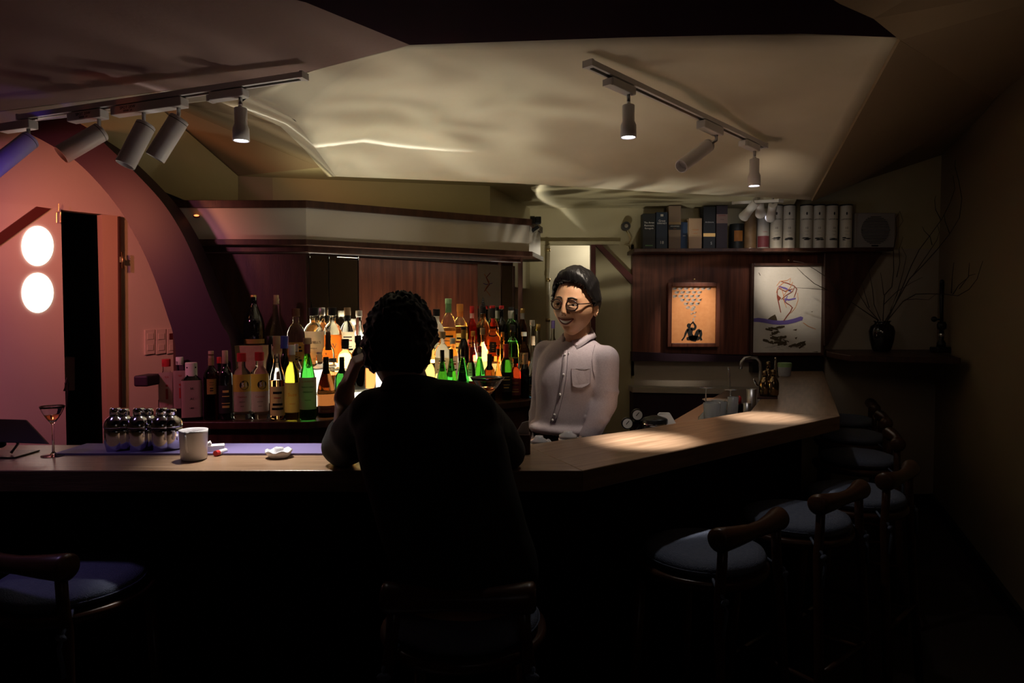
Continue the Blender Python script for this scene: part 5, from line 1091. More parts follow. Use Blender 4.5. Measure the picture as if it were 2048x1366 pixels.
# ================================================================ PICTURES
def frame_thing(name, label, x0, y0, x1, y1, b, Y, mfr, mcan, cat='picture', bot=1.0):
    A, Bq = P(x0, y0, Y), P(x1, y1, Y); cx, cz_ = (A.x+Bq.x)/2, (A.z+Bq.z)/2; w_, h_ = Bq.x-A.x, A.z-Bq.z
    t = thing(name, label, cat, (cx, Y, cz_))
    bm = NB(); box(bm, (0, .004, 0), (w_, .012, h_)); obj('canvas', bm, mcan, t)
    for c, s in (((-w_/2-b/2, 0, 0), (b, .045, h_+2*b)), ((w_/2+b/2, 0, 0), (b, .045, h_+2*b)), ((0, 0, h_/2+b/2), (w_, .045, b)), ((0, -.0, -h_/2-b*bot/2), (w_, .055, b*bot))):
        bm = NB(); box(bm, c, s); obj('frame_bar', bm, mfr, t, bevel=.004)
    bm = NB(); ell(bm, (0, -.02, h_/2+b+.022), (.008, .006, .008)); obj('hook', bm, M_brass, t, True)
    return t, w_, h_
def leaf2(bm, poly, y):
    v = [bm.verts.new((a, y, b)) for a, b in poly]
    try: bmesh.ops.triangulate(bm, faces=[bm.faces.new(v)])
    except Exception: pass
M_orange = mat('orange_print', (.80, .33, .12), .6, col2=(.86, .38, .15), scale=30)
t, w_, h_ = frame_thing('orange_picture', 'orange picture of a dark reclining figure blowing pale leaf shapes', 1343, 573, 1430, 686, .03, 5.19, M_rwood, M_orange)
def pic(x, y): return ((x-419)/(716-419)-.5)*w_, (.5-(y-657)/(1047-657))*h_
Yf = -.003
# pale smoke
bm = NB(); rnd = random.Random(3)
def blob2(bm, cx, cy, rx, ry, y, n=10, j=.15):
    leaf2(bm, [(cx+rx*math.cos(2*PI*i/n)*(1+rnd.uniform(-j, j)), cy+ry*math.sin(2*PI*i/n)*(1+rnd.uniform(-j, j))) for i in range(n)], y)
smoke = []
for i in range(44):
    row = i//7; f = i/44
    x = 440+(i % 7)*38+((row % 2)*14); y = 672+row*26
    if y > 690 and x > 640-(y-690)*.5: continue
    if x < 430+max(0, (y-720))*1.1: continue
    smoke.append((x, y))
smoke += [(560, 815), (575, 838), (555, 845), (578, 862), (570, 880), (568, 893)]
for k, (x, y) in enumerate(smoke):
    cx, cy = pic(x, y); s = (1 if y < 820 else .55); blob2(bm, cx, cy, .016*s, .012*s, Yf-.0001*(k % 5))
o = obj('pale_smoke', bm, LC['white'], t)
for k, (x, y) in enumerate(smoke[:-3]):
    bm = NB(); cx, cy = pic(x+8, y-6); s = .011 if y < 800 else .006
    for a in (-2.6, -1.9, -1.2, -.5, .2):
        a += rnd.uniform(-.1, .1); leaf2(bm, [(cx, cy), (cx+s*.6*math.cos(a-.25), cy+s*.6*math.sin(a-.25)), (cx+s*1.4*math.cos(a), cy+s*1.4*math.sin(a)), (cx+s*.6*math.cos(a+.25), cy+s*.6*math.sin(a+.25))], Yf-.001)
    obj('leaf_print', bm, INK['black'], t)
def fstroke(pts, ws, name='figure_print'):
    n_ = len(pts); Q = crom(pts, 5); W3 = []
    for k in range(n_-1):
        for q in range(5): W3.append(ws[k]+(ws[k+1]-ws[k])*q/5)
    W3.append(ws[-1]); bm = NB(); L = []; R = []
    P3 = [Vector(pic(p.x, p.y)) for p in Q]
    for k, p in enumerate(P3):
        d = (P3[min(k+1, len(P3)-1)]-P3[max(0, k-1)]).normalized(); nn = Vector((-d.y, d.x))*W3[k]/2*w_/297
        L.append(bm.verts.new(((p+nn).x, Yf-.001, (p+nn).y))); R.append(bm.verts.new(((p-nn).x, Yf-.001, (p-nn).y)))
    for k in range(len(P3)-1): bm.faces.new((L[k], L[k+1], R[k+1], R[k]))
    return obj(name, bm, INK['black'], t)
bm = NB(); rnd.seed(1); blob2(bm, *pic(538, 926), .0155*w_/.33, .0165*w_/.33, Yf-.001, 16, .02); obj('figure_print', bm, INK['black'], t)
fstroke([(540, 938), (545, 960), (548, 985), (560, 1012), (590, 1026)], [14, 40, 30, 40, 20])
fstroke([(524, 1018), (560, 1012), (600, 1014), (612, 1020)], [16, 34, 28, 12])
fstroke([(532, 950), (518, 978), (508, 1005), (492, 1028)], [16, 15, 10, 9])
fstroke([(552, 948), (574, 950), (582, 932), (572, 912), (562, 904)], [20, 16, 15, 10, 6])
fstroke([(545, 922), (568, 900)], [5, 9])
fstroke([(582, 1012), (592, 985), (602, 965), (614, 958)], [26, 28, 26, 16])
fstroke([(612, 958), (619, 985), (617, 1008), (624, 1028)], [22, 20, 13, 14])
# pale abstract painting
M_canv = mat('pale_canvas', (.60, .56, .49), .8, col2=(.68, .64, .58), scale=5, bump=.2, bscale=40)
t, w_, h_ = frame_thing('abstract_painting', 'tall pale abstract painting with a violet arc and dark smears', 1507, 532, 1641, 705, .020, 5.17, M_dwood, M_canv, bot=1.2)
def pic(x, y): return ((x-975)/(1438-975)-.5)*w_, (.5-(y-515)/(1112-515))*h_
Yf = -.0025
def stroke(pts, wid, m, name='brush_stroke', y=Yf-.001):
    P2 = [Vector((*pic(*p), 0)) for p in pts]; bm = NB(); L = []; R = []
    for i, p in enumerate(P2):
        d = (P2[min(i+1, len(P2)-1)]-P2[max(0, i-1)]).normalized(); n_ = Vector((-d.y, d.x, 0)); ww = wid/2*w_/463*(1 if 0 < i < len(P2)-1 else .8)
        L.append(bm.verts.new(((p+n_*ww).x, y, (p+n_*ww).y))); R.append(bm.verts.new(((p-n_*ww).x, y, (p-n_*ww).y)))
    for i in range(len(P2)-1): bm.faces.new((L[i], L[i+1], R[i+1], R[i]))
    return obj(name, bm, m, t)
M_vi = flat('violet_paint', (.16, .11, .38)); M_or = flat('orange_paint', (.65, .25, .08)); M_rd = flat('rust_paint', (.25, .05, .03)); M_smear = flat('umber_smear', (.07, .05, .025))
stroke([(977, 888), (1010, 886), (1060, 893), (1110, 903), (1160, 906), (1210, 902), (1260, 890), (1300, 876), (1312, 880)], 28, M_vi)
for pts, w0, m in [([(1163, 622), (1205, 634), (1250, 652), (1268, 672), (1262, 700), (1250, 730)], 6, M_rd), ([(1136, 680), (1138, 730), (1150, 780), (1163, 835)], 7, M_rd), ([(1225, 785), (1240, 800), (1228, 830), (1205, 860), (1183, 893)], 7, M_rd), ([(1135, 685), (1150, 668), (1190, 690), (1240, 672)], 6, M_rd), ([(1163, 745), (1200, 715), (1240, 690), (1252, 660)], 5, M_rd), ([(1175, 740), (1200, 770), (1225, 785)], 6, M_rd),
                   ([(1132, 650), (1155, 620), (1200, 615), (1225, 600), (1220, 630)], 4, M_or), ([(1130, 700), (1140, 665), (1165, 640), (1185, 625)], 4, M_or), ([(1240, 625), (1225, 660), (1200, 690), (1180, 720)], 4, M_or), ([(1160, 660), (1175, 700), (1185, 760), (1200, 800)], 4, M_or), ([(1275, 700), (1278, 750), (1262, 800), (1230, 840)], 3, M_or), ([(1315, 905), (1350, 930), (1400, 950)], 4, M_or),
                   ([(1145, 655), (1190, 668), (1230, 690)], 12, M_vi), ([(1185, 742), (1215, 748), (1262, 738)], 12, M_vi), ([(1205, 720), (1198, 745), (1188, 765)], 7, M_vi)]:
    stroke(pts, w0, m, y=Yf-.0015-.0002*(w0 % 3))
bm = NB(); leaf2(bm, [pic(*p) for p in [(1138, 712), (1165, 735), (1150, 755), (1140, 745)]], Yf-.001); obj('brush_stroke', bm, M_rd, t)
for poly in ([(1065, 890), (1095, 865), (1125, 848), (1135, 870), (1140, 890), (1100, 892)], [(1380, 1108), (1420, 1104), (1416, 1110)], [(1260, 1010), (1278, 1003), (1270, 1022)], [(1365, 830), (1380, 827), (1378, 832)], [(1008, 560), (1014, 562), (1024, 582), (1018, 580)], [(1245, 955), (1275, 948), (1270, 962)]):
    bm = NB(); leaf2(bm, [pic(*p) for p in poly], Yf-.0005); obj('dark_smear', bm, M_smear, t)
rs = random.Random(5)
core = [(1120, 945), (1140, 975), (1110, 985), (1125, 1010), (1170, 1000), (1100, 1040), (1150, 1045), (1200, 1055), (1240, 1060), (1285, 1060), (1310, 1048), (1065, 1035), (1150, 1020), (1190, 1035), (1090, 950), (1160, 935)]
for k in range(34):
    x, y = core[k % 16]; x += rs.uniform(-14, 14); y += rs.uniform(-8, 8); L_ = rs.uniform(22, 58); a = rs.uniform(-.5, .35); n_ = 6
    stroke([(x+L_*(q/n_-.5), y+L_*(q/n_-.5)*math.sin(a)+rs.uniform(-2.5, 2.5)) for q in range(n_+1)], rs.uniform(5, 19), M_smear, 'dark_smear', Yf-.0006-.00002*k)
for k in range(14):
    x, y = rs.uniform(1060, 1290), rs.uniform(1065, 1095); stroke([(x, y), (x+rs.uniform(15, 60), y+rs.uniform(-4, 2))], rs.uniform(1, 2.5), M_smear, 'dry_stroke', Yf-.0004)
stroke([(1255, 1068), (1290, 1050), (1332, 1037), (1318, 1062), (1290, 1082)], 14, M_smear, 'dark_smear', Yf-.0015)
t, w_, h_ = frame_thing('side_wall_painting', 'pale painting with red and orange scribble on the right wall, seen in the mirror', 1507, 532, 1620, 700, .03, 5.0, M_dwood, M_canv)
t.location = (RW(2.78)-.05, 2.78, 1.66); t.rotation_euler.z = -math.radians(112.5); t.scale = (1.15, 1.15, 1.15)
for pts, w0, m in [([(1190, 600), (1230, 640), (1200, 700), (1250, 760)], 10, M_rd), ([(1250, 610), (1200, 680), (1240, 740), (1190, 800)], 8, M_or), ([(1170, 690), (1230, 700), (1260, 690)], 9, M_vi)]: stroke(pts, w0, m, y=-.004)
# ================================================================ VASE WITH TWIGS
vb = P(1763, 699, 5.02); vb.z = zs+.001; VY = 5.02
t = thing('twig_vase', 'black glazed vase on the corner shelf holding long bare twigs', 'vase', vb)
s_ = VY/F
bm = NB(); lathe(bm, [(0, 0), (14*s_, 0), (17*s_, 4*s_), (22*s_, 22*s_), (24*s_, 40*s_), (21*s_, 50*s_), (14*s_, 55*s_), (14*s_, 58*s_), (17*s_, 61*s_), (15*s_, 61*s_), (12*s_, 57*s_), (0, 50*s_)], 32); obj('vase_body', bm, mat('black_glaze', (.012, .01, .012), .15, coat=.5), t, True)
M_twig = flat('twig_bark', (.045, .028, .02), .8)
def Z4(x, y, Y):
    px = 1600+x*.3221; k = (px-1024)/F
    if k > .5: Y = min(Y, 1.03/(k-.413))       # twigs bend clear of the right wall
    return P(px, 300+y*.3221, Y)
tw = [([(540, 1060), (600, 940), (680, 800), (760, 720), (850, 620), (930, 520), (990, 420), (1005, 300), (985, 190), (962, 100), (965, 60)], 4.9),
      ([(530, 1060), (590, 960), (650, 820), (690, 720), (740, 620), (800, 540), (880, 430), (930, 330), (962, 240), (950, 160)], 5.0),
      ([(875, 435), (842, 370), (836, 310), (843, 285)], 5.0), ([(930, 520), (900, 440), (895, 400)], 4.9), ([(700, 780), (790, 650), (850, 560), (865, 510), (855, 470)], 4.95), ([(820, 590), (808, 540), (770, 500), (760, 475)], 4.95),
      ([(545, 1055), (640, 940), (720, 895), (800, 893), (900, 895), (980, 905), (1050, 865), (1100, 800), (1118, 740), (1135, 690)], 4.8), ([(950, 895), (985, 840), (1045, 790), (1052, 700)], 4.8), ([(940, 890), (945, 790), (955, 700)], 4.8), ([(990, 860), (1050, 780), (1090, 770)], 4.8),
      ([(515, 1060), (520, 960), (525, 900), (570, 850), (582, 750), (580, 620), (600, 520), (595, 420), (620, 380), (640, 440), (615, 480)], 5.1), ([(600, 790), (620, 700), (615, 620), (640, 540)], 5.1), ([(520, 900), (510, 820), (500, 760)], 5.1), ([(520, 960), (600, 880), (700, 820), (760, 790)], 5.05),
      ([(500, 1060), (460, 960), (450, 860), (430, 760), (440, 690)], 5.1), ([(490, 1060), (420, 980), (370, 900), (340, 840)], 5.1), ([(480, 1055), (400, 1000), (320, 945), (250, 900), (170, 870), (60, 860), (-30, 855)], 4.95), ([(250, 900), (180, 800), (90, 740), (20, 700), (-40, 690)], 4.95), ([(170, 870), (90, 830), (20, 770), (-20, 730)], 4.95), ([(430, 980), (400, 880), (380, 800)], 5.1),
      ([(560, 1000), (600, 900), (640, 760), (660, 660), (630, 600)], 5.0), ([(650, 930), (720, 925), (800, 930), (850, 890)], 4.9)]
for pts, Y in tw:
    bm = NB(); n_ = len(pts); pp = [Z4(x, y, Y+.04*math.sin(i*1.3)*(i > 2))-vb for i, (x, y) in enumerate(pts)]
    if pts[0][1] > 1040: pp.insert(0, Vector((0, 0, .15)))
    tube(bm, pp, .0045 if pts[0][1] > 1040 else .003, 6, .0012); obj('twig', bm, M_twig, t, True)
# black lever press on the shelf
q = P(1882, 702, 4.86); q.z = zs+.001; s_ = 4.86/F
t = thing('lever_press', 'black lever press with a long upright handle at the right end of the corner shelf', 'press', q)
bm = NB(); box(bm, (.0, 0, .02), (.11, .1, .04)); obj('base', bm, M_black, t, bevel=.008)
bm = NB(); lathe(bm, [(0, .04), (.03, .04), (.028, .07), (.015, .09), (.018, .13), (.014, .16), (.028, .17), (.032, .2), (.024, .22), (0, .22)], 24); obj('column', bm, M_black, t, True)
bm = NB(); lathe(bm, [(.019, .115), (.021, .125), (.019, .135)], 20); obj('chrome_ring', bm, M_steel, t, True)
bm = NB(); tube(bm, [(0, 0, .21), (-.004, 0, .30), (-.006, 0, .38), (-.005, 0, .50)], .011, 12, .016); ell(bm, (-.005, 0, .50), (.016, .016, .02)); obj('handle', bm, M_black, t, True)
bm = NB(); cyl(bm, (0, 0, .235), (-.055, -.02, .238), .007); obj('side_arm', bm, M_black, t, True)
bm = NB(); ell(bm, (-.07, -.025, .238), (.02, .02, .02)); obj('knob', bm, M_black, t, True)
# ================================================================ PEOPLE
def skinmat(name, c):
    m = mat(name, c, .45, bump=.06, bscale=250); b = m.node_tree.nodes['Principled BSDF'].inputs
    b['Subsurface Weight'].default_value = .12; b['Subsurface Radius'].default_value = (.012, .005, .003); return m
M_skin = skinmat('warm_skin', (.56, .31, .18)); M_skin2 = skinmat('customer_skin', (.50, .31, .23))
M_hair = mat('black_hair', (.006, .005, .005), .42, bump=.3, bscale=120, stretch=(1, 1, .3))
M_hair2 = mat('dark_hair', (.012, .010, .010), .6)
M_shirt = mat('mauve_oxford_shirt', (.46, .39, .43), .85, col2=(.53, .46, .50), scale=220, bump=.25, bscale=14)
M_dshirt = mat('dark_olive_shirt', (.012, .012, .009), .9, bump=.4, bscale=10)
M_trous = mat('black_trousers', (.012, .012, .014), .85)
M_lip = flat('lip', (.38, .13, .10), .45); M_teeth = flat('teeth', (.75, .68, .6), .3); M_mouth = flat('mouth_dark', (.05, .012, .01))
M_eye = flat('eye_white', (.55, .5, .45), .2); M_iris = flat('iris', (.015, .008, .006), .1)
M_frame = mat('tortoise_frame', (.03, .012, .008), .25)
def g2(x, z, cx, cz_, sx, sz): return math.exp(-((x-cx)/sx)**2-((z-cz_)/sz)**2)
def headpt(d, smile=1.0):
    dx, dy, dz = d
    x, y, z = dx*.075, dy*.095, dz*.118
    low = max(0, -dz)
    x *= 1-.34*low**1.7
    if dz < -.2 and dy > 0: y *= 1-.55*min(1, (low-.2)/.7)
    if dy < 0:
        y = -.092*abs(dy)**.82*(1-.10*low**2)
        x *= 1+.05*math.exp(-((z+.02)/.035)**2)
        if dy < -.15:
            k = min(1, (-dy-.15)/.3)
            f = .0
            f += .007*g2(x, z, 0, .012, .010, .018)
            f += .017*g2(x, z, 0, -.014, .0095, .020)+.010*g2(x, z, 0, -.026, .010, .009)+.006*(g2(x, z, .012, -.030, .007, .007)+g2(x, z, -.012, -.030, .007, .007))
            f -= .009*(g2(x, z, .031, .006, .016, .011)+g2(x, z, -.031, .006, .016, .011))
            f += .004*(g2(x, z, .030, .026, .022, .008)+g2(x, z, -.030, .026, .022, .008))
            f += .007*(g2(x, z, .041, -.024, .017, .016)+g2(x, z, -.041, -.024, .017, .016))
            f -= .004*(g2(x, z, .030, -.047, .006, .018)+g2(x, z, -.030, -.047, .006, .018))
            f += .005*g2(x, z, 0, -.060, .026, .013)
            f -= .004*g2(x, z, 0, -.078, .018, .006)
            f += .009*g2(x, z, 0, -.097, .020, .014)
            y -= f*k
    return Vector((x, y, z))
def sph(nu=96, nv=72):
    for j in range(nv+1):
        th = PI*j/nv
        for i in range(nu): a = 2*PI*i/nu; yield (math.sin(th)*math.sin(a), -math.sin(th)*math.cos(a), math.cos(th))
def head_mesh(bm, T, nu=96, nv=72):
    V = [bm.verts.new(T @ headpt(d)) for d in sph(nu, nv)]
    for j in range(nv):
        for i in range(nu):
            q = [V[j*nu+i], V[j*nu+(i+1) % nu], V[(j+1)*nu+(i+1) % nu], V[(j+1)*nu+i]]; bm.faces.new(q)
    bmesh.ops.remove_doubles(bm, verts=bm.verts, dist=1e-5); return bm
def surf_y(x, z):
    """front surface y of the face at (x, z)"""
    best = None
    for i in range(60):
        a = -1.3+2.6*i/59
        for dz in (0,):
            pass
    lo = 0; d = Vector((x/.075, -.8, z/.118))
    for _ in range(12):
        d.normalize(); p = headpt(d); d.x += (x-p.x)/.09; d.z += (z-p.z)/.118
    d.normalize(); return headpt(d).y
def ear(bm, T, s):
    pts = [Vector((s*(.073+.004*math.sin(PI*i/10)), .012+.014*math.sin(2*PI*i/14), -.022+.030*(1-math.cos(2*PI*i/14))-.008)) for i in range(14)]
    pts = [Vector((s*.078, .014+.015*math.sin(2*PI*i/14)+.004*math.cos(2*PI*i/14), -.006-.029*math.cos(2*PI*i/14))) for i in range(15)]
    tube(bm, [T @ p for p in pts], .0055, 8)
    e_ = NB(); ell(bm, T @ Vector((s*.074, .014, -.006)), (.010, .016, .028), T.to_3x3()); e_.free()
def hand(bm, wrist, d, n, curl=.5, size=1.0, side=1, thumb_in=.4):
    """d: direction wrist->fingers, n: normal of the back of the hand, side: +1 thumb on d x n side"""
    d = Vector(d).normalized(); n = Vector(n); n = (n-n.dot(d)*d).normalized(); s = d.cross(n)*side; w = Vector(wrist); k = size
    cap(bm, w-d*.02, w+d*.01, .024*k, .024*k)
    for q in (-.024, -.008, .008, .024): cap(bm, w+d*.012*k+s*q*.7*k, w+d*.085*k+s*q*k, .013*k, .0105*k)
    L = {.024: .070, .008: .080, -.008: .075, -.024: .058}
    for q, l in L.items():
        p = w+d*(.086-.06*abs(q-.004))*k+s*q*k; dd = d.copy(); r = .0088*k
        for f in (.45, .31, .24):
            ang = curl*(1.1 if f > .4 else .95); c, s_ = math.cos(ang), math.sin(ang)
            nn = n*c+dd*s_; dd = dd*c-n*s_; n2 = nn
            e_ = p+dd*l*f*k; cap(bm, p, e_, r, r*.92); p = e_; r *= .92
            n_save = n; n = n2
        n = (n-n.dot(d)*d); n = Vector(n)
        n = s.cross(d)*side*1.0 if n.length < 1e-3 else n.normalized()
        n = (d.cross(s)*-side).normalized() if False else n0_(d, s, side)
    p = w+d*.022*k+s*.026*k; dd = (d*.65+s*.7-n*thumb_in).normalized(); e_ = p+dd*.042*k; cap(bm, w+d*.01*k+s*.012*k, p, .014*k, .013*k); cap(bm, p, e_, .0125*k, .0105*k)
    d3 = (d*.95+s*.15-n*(thumb_in+.1)).normalized(); cap(bm, e_, e_+d3*.03*k, .0105*k, .0085*k)
def n0_(d, s, side): return (s*side).cross(d).normalized()
# ---------------- bartender
bt = thing('person', 'smiling man in glasses and a mauve button-down shirt standing behind the bar', 'person', (P(1125, 855, 2.66).x, 2.66, 0))
yaw = -math.radians(40); Rb = Matrix.Rotation(yaw, 3, 'Z')
hc = P(1151, 609, 2.60); TH_ = Matrix.Translation(hc) @ Matrix.Rotation(-math.radians(31), 4, 'Z') @ Matrix.Rotation(math.radians(5), 4, 'Y') @ Matrix.Rotation(math.radians(3), 4, 'X')
hip = Vector((bt.location.x, 2.68, .93)); waist = P(1128, 835, 2.67); chest = P(1146, 752, 2.66); shc = P(1150, 700, 2.66)
Ls, Rs = shc+Rb @ Vector((.140, 0, 0)), shc+Rb @ Vector((-.140, 0, 0))
Ls.z -= .030; Rs.z -= .018
LE, LW_, LH = P(1211, 806, 2.56), P(1178, 874, 2.50), P(1166, 905, 2.47)
RE, RW_, RH = P(1084, 800, 2.84), P(1075, 850, 2.77), P(1078, 872, 2.73)
neckb = P(1153, 690, 2.645)
def loft(bm, rings, n=28):
    """rings: (centre, a, b, rotation) - one closed elliptical trunk"""
    R = []; K = len(rings)
    prm = [(Vector(c), a, b) for c, a, b in rings]; fine = []
    for i in range(K-1):
        p0, p1, p2, p3 = prm[max(i-1, 0)], prm[i], prm[i+1], prm[min(i+2, K-1)]
        for q in range(6):
            t = q/6; f = lambda A, B, C, D: .5*((2*B)+(-A+C)*t+(2*A-5*B+4*C-D)*t*t+(-A+3*B-3*C+D)*t**3)
            fine.append(tuple(f(p0[k], p1[k], p2[k], p3[k]) for k in range(3)))
    fine.append(prm[-1])
    for c, a, b in fine:
        R.append([bm.verts.new(c+Rcur @ Vector((a*math.cos(2*PI*k/n), b*math.sin(2*PI*k/n), 0))) for k in range(n)])
    for A, B_ in zip(R, R[1:]):
        for k in range(n): bm.faces.new((A[k], A[(k+1) % n], B_[(k+1) % n], B_[k]))
    bm.faces.new(R[0]); bm.faces.new(R[-1][::-1])
Rcur = Rb
def torso(bm, g):
    global Rcur; Rcur = Rb; V3 = lambda x, y, z: Vector((x, y, z)); up = shc
    c = lambda z: hip.lerp(up, (z-hip.z)/(up.z-hip.z)) if z < up.z else up+Vector((0, 0, z-up.z))
    loft(bm, [(c(.84), .135+g, .10+g), (c(.93), .148+g, .112+g), (c(1.03), .130+g, .105+g), (c(1.14), .130+g, .103+g), (c(1.24), .150+g, .110+g), (c(1.32), .146+g, .100+g), (c(1.365), .120+g, .080+g), (c(1.40), .070+g, .055+g)])
    for S in (Ls, Rs): cap(bm, neckb+Vector((0, 0, -.015)), S+Vector((0, 0, .0)), .036+g, .044+g)
bm = NB(); torso(bm, -.022)
cap(bm, neckb-Vector((0, 0, .03)), hc+TH_.to_3x3() @ Vector((0, .028, -.06)), .056, .050)
for S, E, Wq in ((Ls, LE, LW_), (Rs, RE, RW_)): cap(bm, S, E, .044, .036); cap(bm, E, Wq, .036, .025)
hand(bm, LW_, LH-LW_, (.3, -.9, .2), .35, 1.0, 1); hand(bm, RW_, Vector((.15, .05, -1)), (-1, -.3, 0), .3, 1.0, 1)
legs = []
for sx in (-1, 1):
    h_ = hip+Rb @ Vector((sx*.075, 0, -.05)); k_ = Vector((h_.x+sx*.02, h_.y-.01, .48)); f_ = Vector((k_.x, k_.y+.02, .07)); legs.append((h_, k_, f_))
    cap(bm, h_, k_, .075, .052); cap(bm, k_, f_, .05, .036)
    cap(bm, f_-Vector((0, 0, .03)), f_+Rb @ Vector((0, -.15, -.035)), .036, .028)
    cap(bm, f_-Vector((0, 0, .03)), f_+Rb @ Vector((0, .03, -.038)), .032, .03)
body = remesh('body', bm, M_skin, .0075, bt, 4)
# join the head into the same mesh
bm = NB(); bm.from_mesh(body.data)
iT = Matrix.Translation(-bt.location); hb = NB(); head_mesh(hb, iT @ TH_); ear(hb, iT @ TH_, 1); ear(hb, iT @ TH_, -1)
mh = bpy.data.meshes.new('h'); bmesh.ops.recalc_face_normals(hb, faces=hb.faces); hb.to_mesh(mh); hb.free(); bm.from_mesh(mh); bpy.data.meshes.remove(mh)
bm.to_mesh(body.data); bm.free(); body.data.polygons.foreach_set('use_smooth', [True]*len(body.data.polygons))
# shirt
bm = NB(); torso(bm, .006)
for S, E, Wq in ((Ls, LE, LW_), (Rs, RE, RW_)):
    cap(bm, S, E, .054, .047); cap(bm, E, Wq, .047, .036)
    for i in range(5):       # creases round the sleeve
        f = .25+.6*i/5; c0 = E.lerp(Wq, f) if i > 1 else S.lerp(E, .72+.12*i); ell(bm, c0+Vector((.004*(-1)**i, 0, 0)), (.053-.003*i, .053-.003*i, .009), (Wq-E).to_track_quat('Z', 'Y').to_matrix() @ Matrix.Rotation(.5*(-1)**i, 3, 'X'), 16, 8)
ell(bm, waist+Vector((0, 0, -.04)), (.154, .120, .04), Rb, 24, 12)
shirt = remesh('shirt', bm, M_shirt, .007, bt, 5)
bm = NB(); bm.from_mesh(shirt.data)
zcut = 1.035
for v in bm.verts:
    w_ = v.co+bt.location; q = Rb.inverted() @ (w_-chest)
    v.co += Vector((noise.noise(w_*9+Vector((5, 0, 0))), noise.noise(w_*9), 0))*.006*min(1, max(.3, (1.35-w_.z)*3))
armv = lambda p: min((p-a).cross(b-a).length/(b-a).length for a, b in ((RE, RW_), (LE, LW_))) < .075
dele = [v for v in bm.verts if (v.co+bt.location).z < zcut and not armv(v.co+bt.location)]
dele += [v for v in bm.verts if ((v.co+bt.location)-Vector((neckb.x, neckb.y, 0))).xy.length < .052 and (v.co+bt.location).z > neckb.z-.035]
bmesh.ops.delete(bm, geom=list(set(dele)), context='VERTS'); bm.to_mesh(shirt.data); bm.free()
shirt['label'] = 'mauve button-down shirt'
# collar
def RbP(p, x, y, z): return p+Rb @ Vector((x, y, z))
nb_ = neckb
bm = NB(); R0 = .062
ringA = []; ringB = []; ringC = []
for i in range(25):
    a = -PI*.92+2*PI*.92*i/24; c_, s_ = math.cos(a), math.sin(a)   # a=0 at the back
    tilt = .020*c_
    ringA.append(bm.verts.new(RbP(nb_, R0*s_, .008+R0*c_, .030+tilt*.6-.012)))
    ringB.append(bm.verts.new(RbP(nb_, (R0-.004)*s_, .006+(R0-.004)*c_, .052+tilt)))
    fr = max(0, (abs(a)/PI-.55)/.37); drop = -.012-.046*fr**1.5; outw = .012+.008*fr
    ringC.append(bm.verts.new(RbP(nb_, (R0+outw+.012*fr)*s_*(1+.15*fr), .006+(R0+outw)*c_, .040+tilt*.4+drop)))
for A, Bv in ((ringA, ringB), (ringB, ringC)):
    for i in range(24): bm.faces.new((A[i], A[i+1], Bv[i+1], Bv[i]))
o = obj('collar', bm, M_shirt, shirt, smooth=True, world=False); o.data.transform(Matrix.Translation(-bt.location)); md = o.modifiers.new('s', 'SOLIDIFY'); md.thickness = .003
# placket, buttons, pocket projected on the shirt front
from mathutils.bvhtree import BVHTree
sv = BVHTree.FromPolygons([v.co for v in shirt.data.vertices], [p.vertices[:] for p in shirt.data.polygons])
def onshirt(px, py, off=.002):
    o_ = cam.location-bt.location; hit = sv.ray_cast(o_, ray(px, py).normalized()); return hit[0]-ray(px, py).normalized()*off if hit[0] else None
cl = [(1131, 700), (1130, 715), (1129, 735), (1127, 755), (1124, 775), (1120, 795), (1115, 815), (1109, 835), (1105, 846)]
def ribbon(name, cl, w0, m, off=.0025, th=.0015, par=shirt):
    L = []; bm = NB()
    for x, y in cl:
        a, b = onshirt(x-w0/2, y, off), onshirt(x+w0/2, y, off)
        if a and b: L.append((bm.verts.new(a), bm.verts.new(b)))
    for p, q in zip(L, L[1:]): bm.faces.new((p[0], p[1], q[1], q[0]))
    o = obj(name, bm, m, par, smooth=True); md = o.modifiers.new('s', 'SOLIDIFY'); md.thickness = th; return o
M_seam = flat('shirt_seam', (.24, .20, .22), .9)
ribbon('placket', cl, 11, M_shirt, .003, .003)
for dx in (-5, 5): ribbon('seam', [(x+dx, y) for x, y in cl], .9, M_seam, .0042)
for k in (1, 3, 5, 7, 8):
    p = onshirt(cl[k][0], cl[k][1]-6, .005); bm = NB(); ell(bm, p, (.0045, .0035, .0045)); obj('button', bm, M_paper, shirt, True)
for x, y in ((1137, 706), (1153, 690)):
    p = onshirt(x, y, .006)
    if p: bm = NB(); ell(bm, p, (.003, .003, .003)); obj('button', bm, M_paper, shirt, True)
for pts in ([(1143, 736), (1150, 737), (1160, 738), (1170, 738), (1180, 737)], ): ribbon('pocket_hem', [(x, y) for x, y in pts], 1, M_seam)
pk = [(1143, 738), (1143, 750), (1144, 762), (1146, 772), (1155, 776), (1165, 775), (1175, 771), (1180, 766), (1181, 750), (1181, 737)]
bm = NB(); q = [onshirt(x, y, .002) for x, y in [(1143, 738), (1181, 737), (1181, 766), (1164, 776), (1145, 772)]]
bm.faces.new([bm.verts.new(p) for p in q]) if all(q) else None
obj('pocket', bm, M_shirt, shirt).modifiers.new('s', 'SOLIDIFY').thickness = .002
pts = [onshirt(x, y, .003) for x, y in pk]
bm = NB(); tube(bm, [p for p in pts if p], .0009, 5); obj('seam', bm, M_seam, shirt)
pts = [onshirt(x, y, .003) for x, y in ((1190, 690), (1186, 705), (1184, 722), (1186, 742), (1190, 755))]
bm = NB(); tube(bm, [p for p in pts if p], .0012, 5); obj('seam', bm, M_seam, shirt)
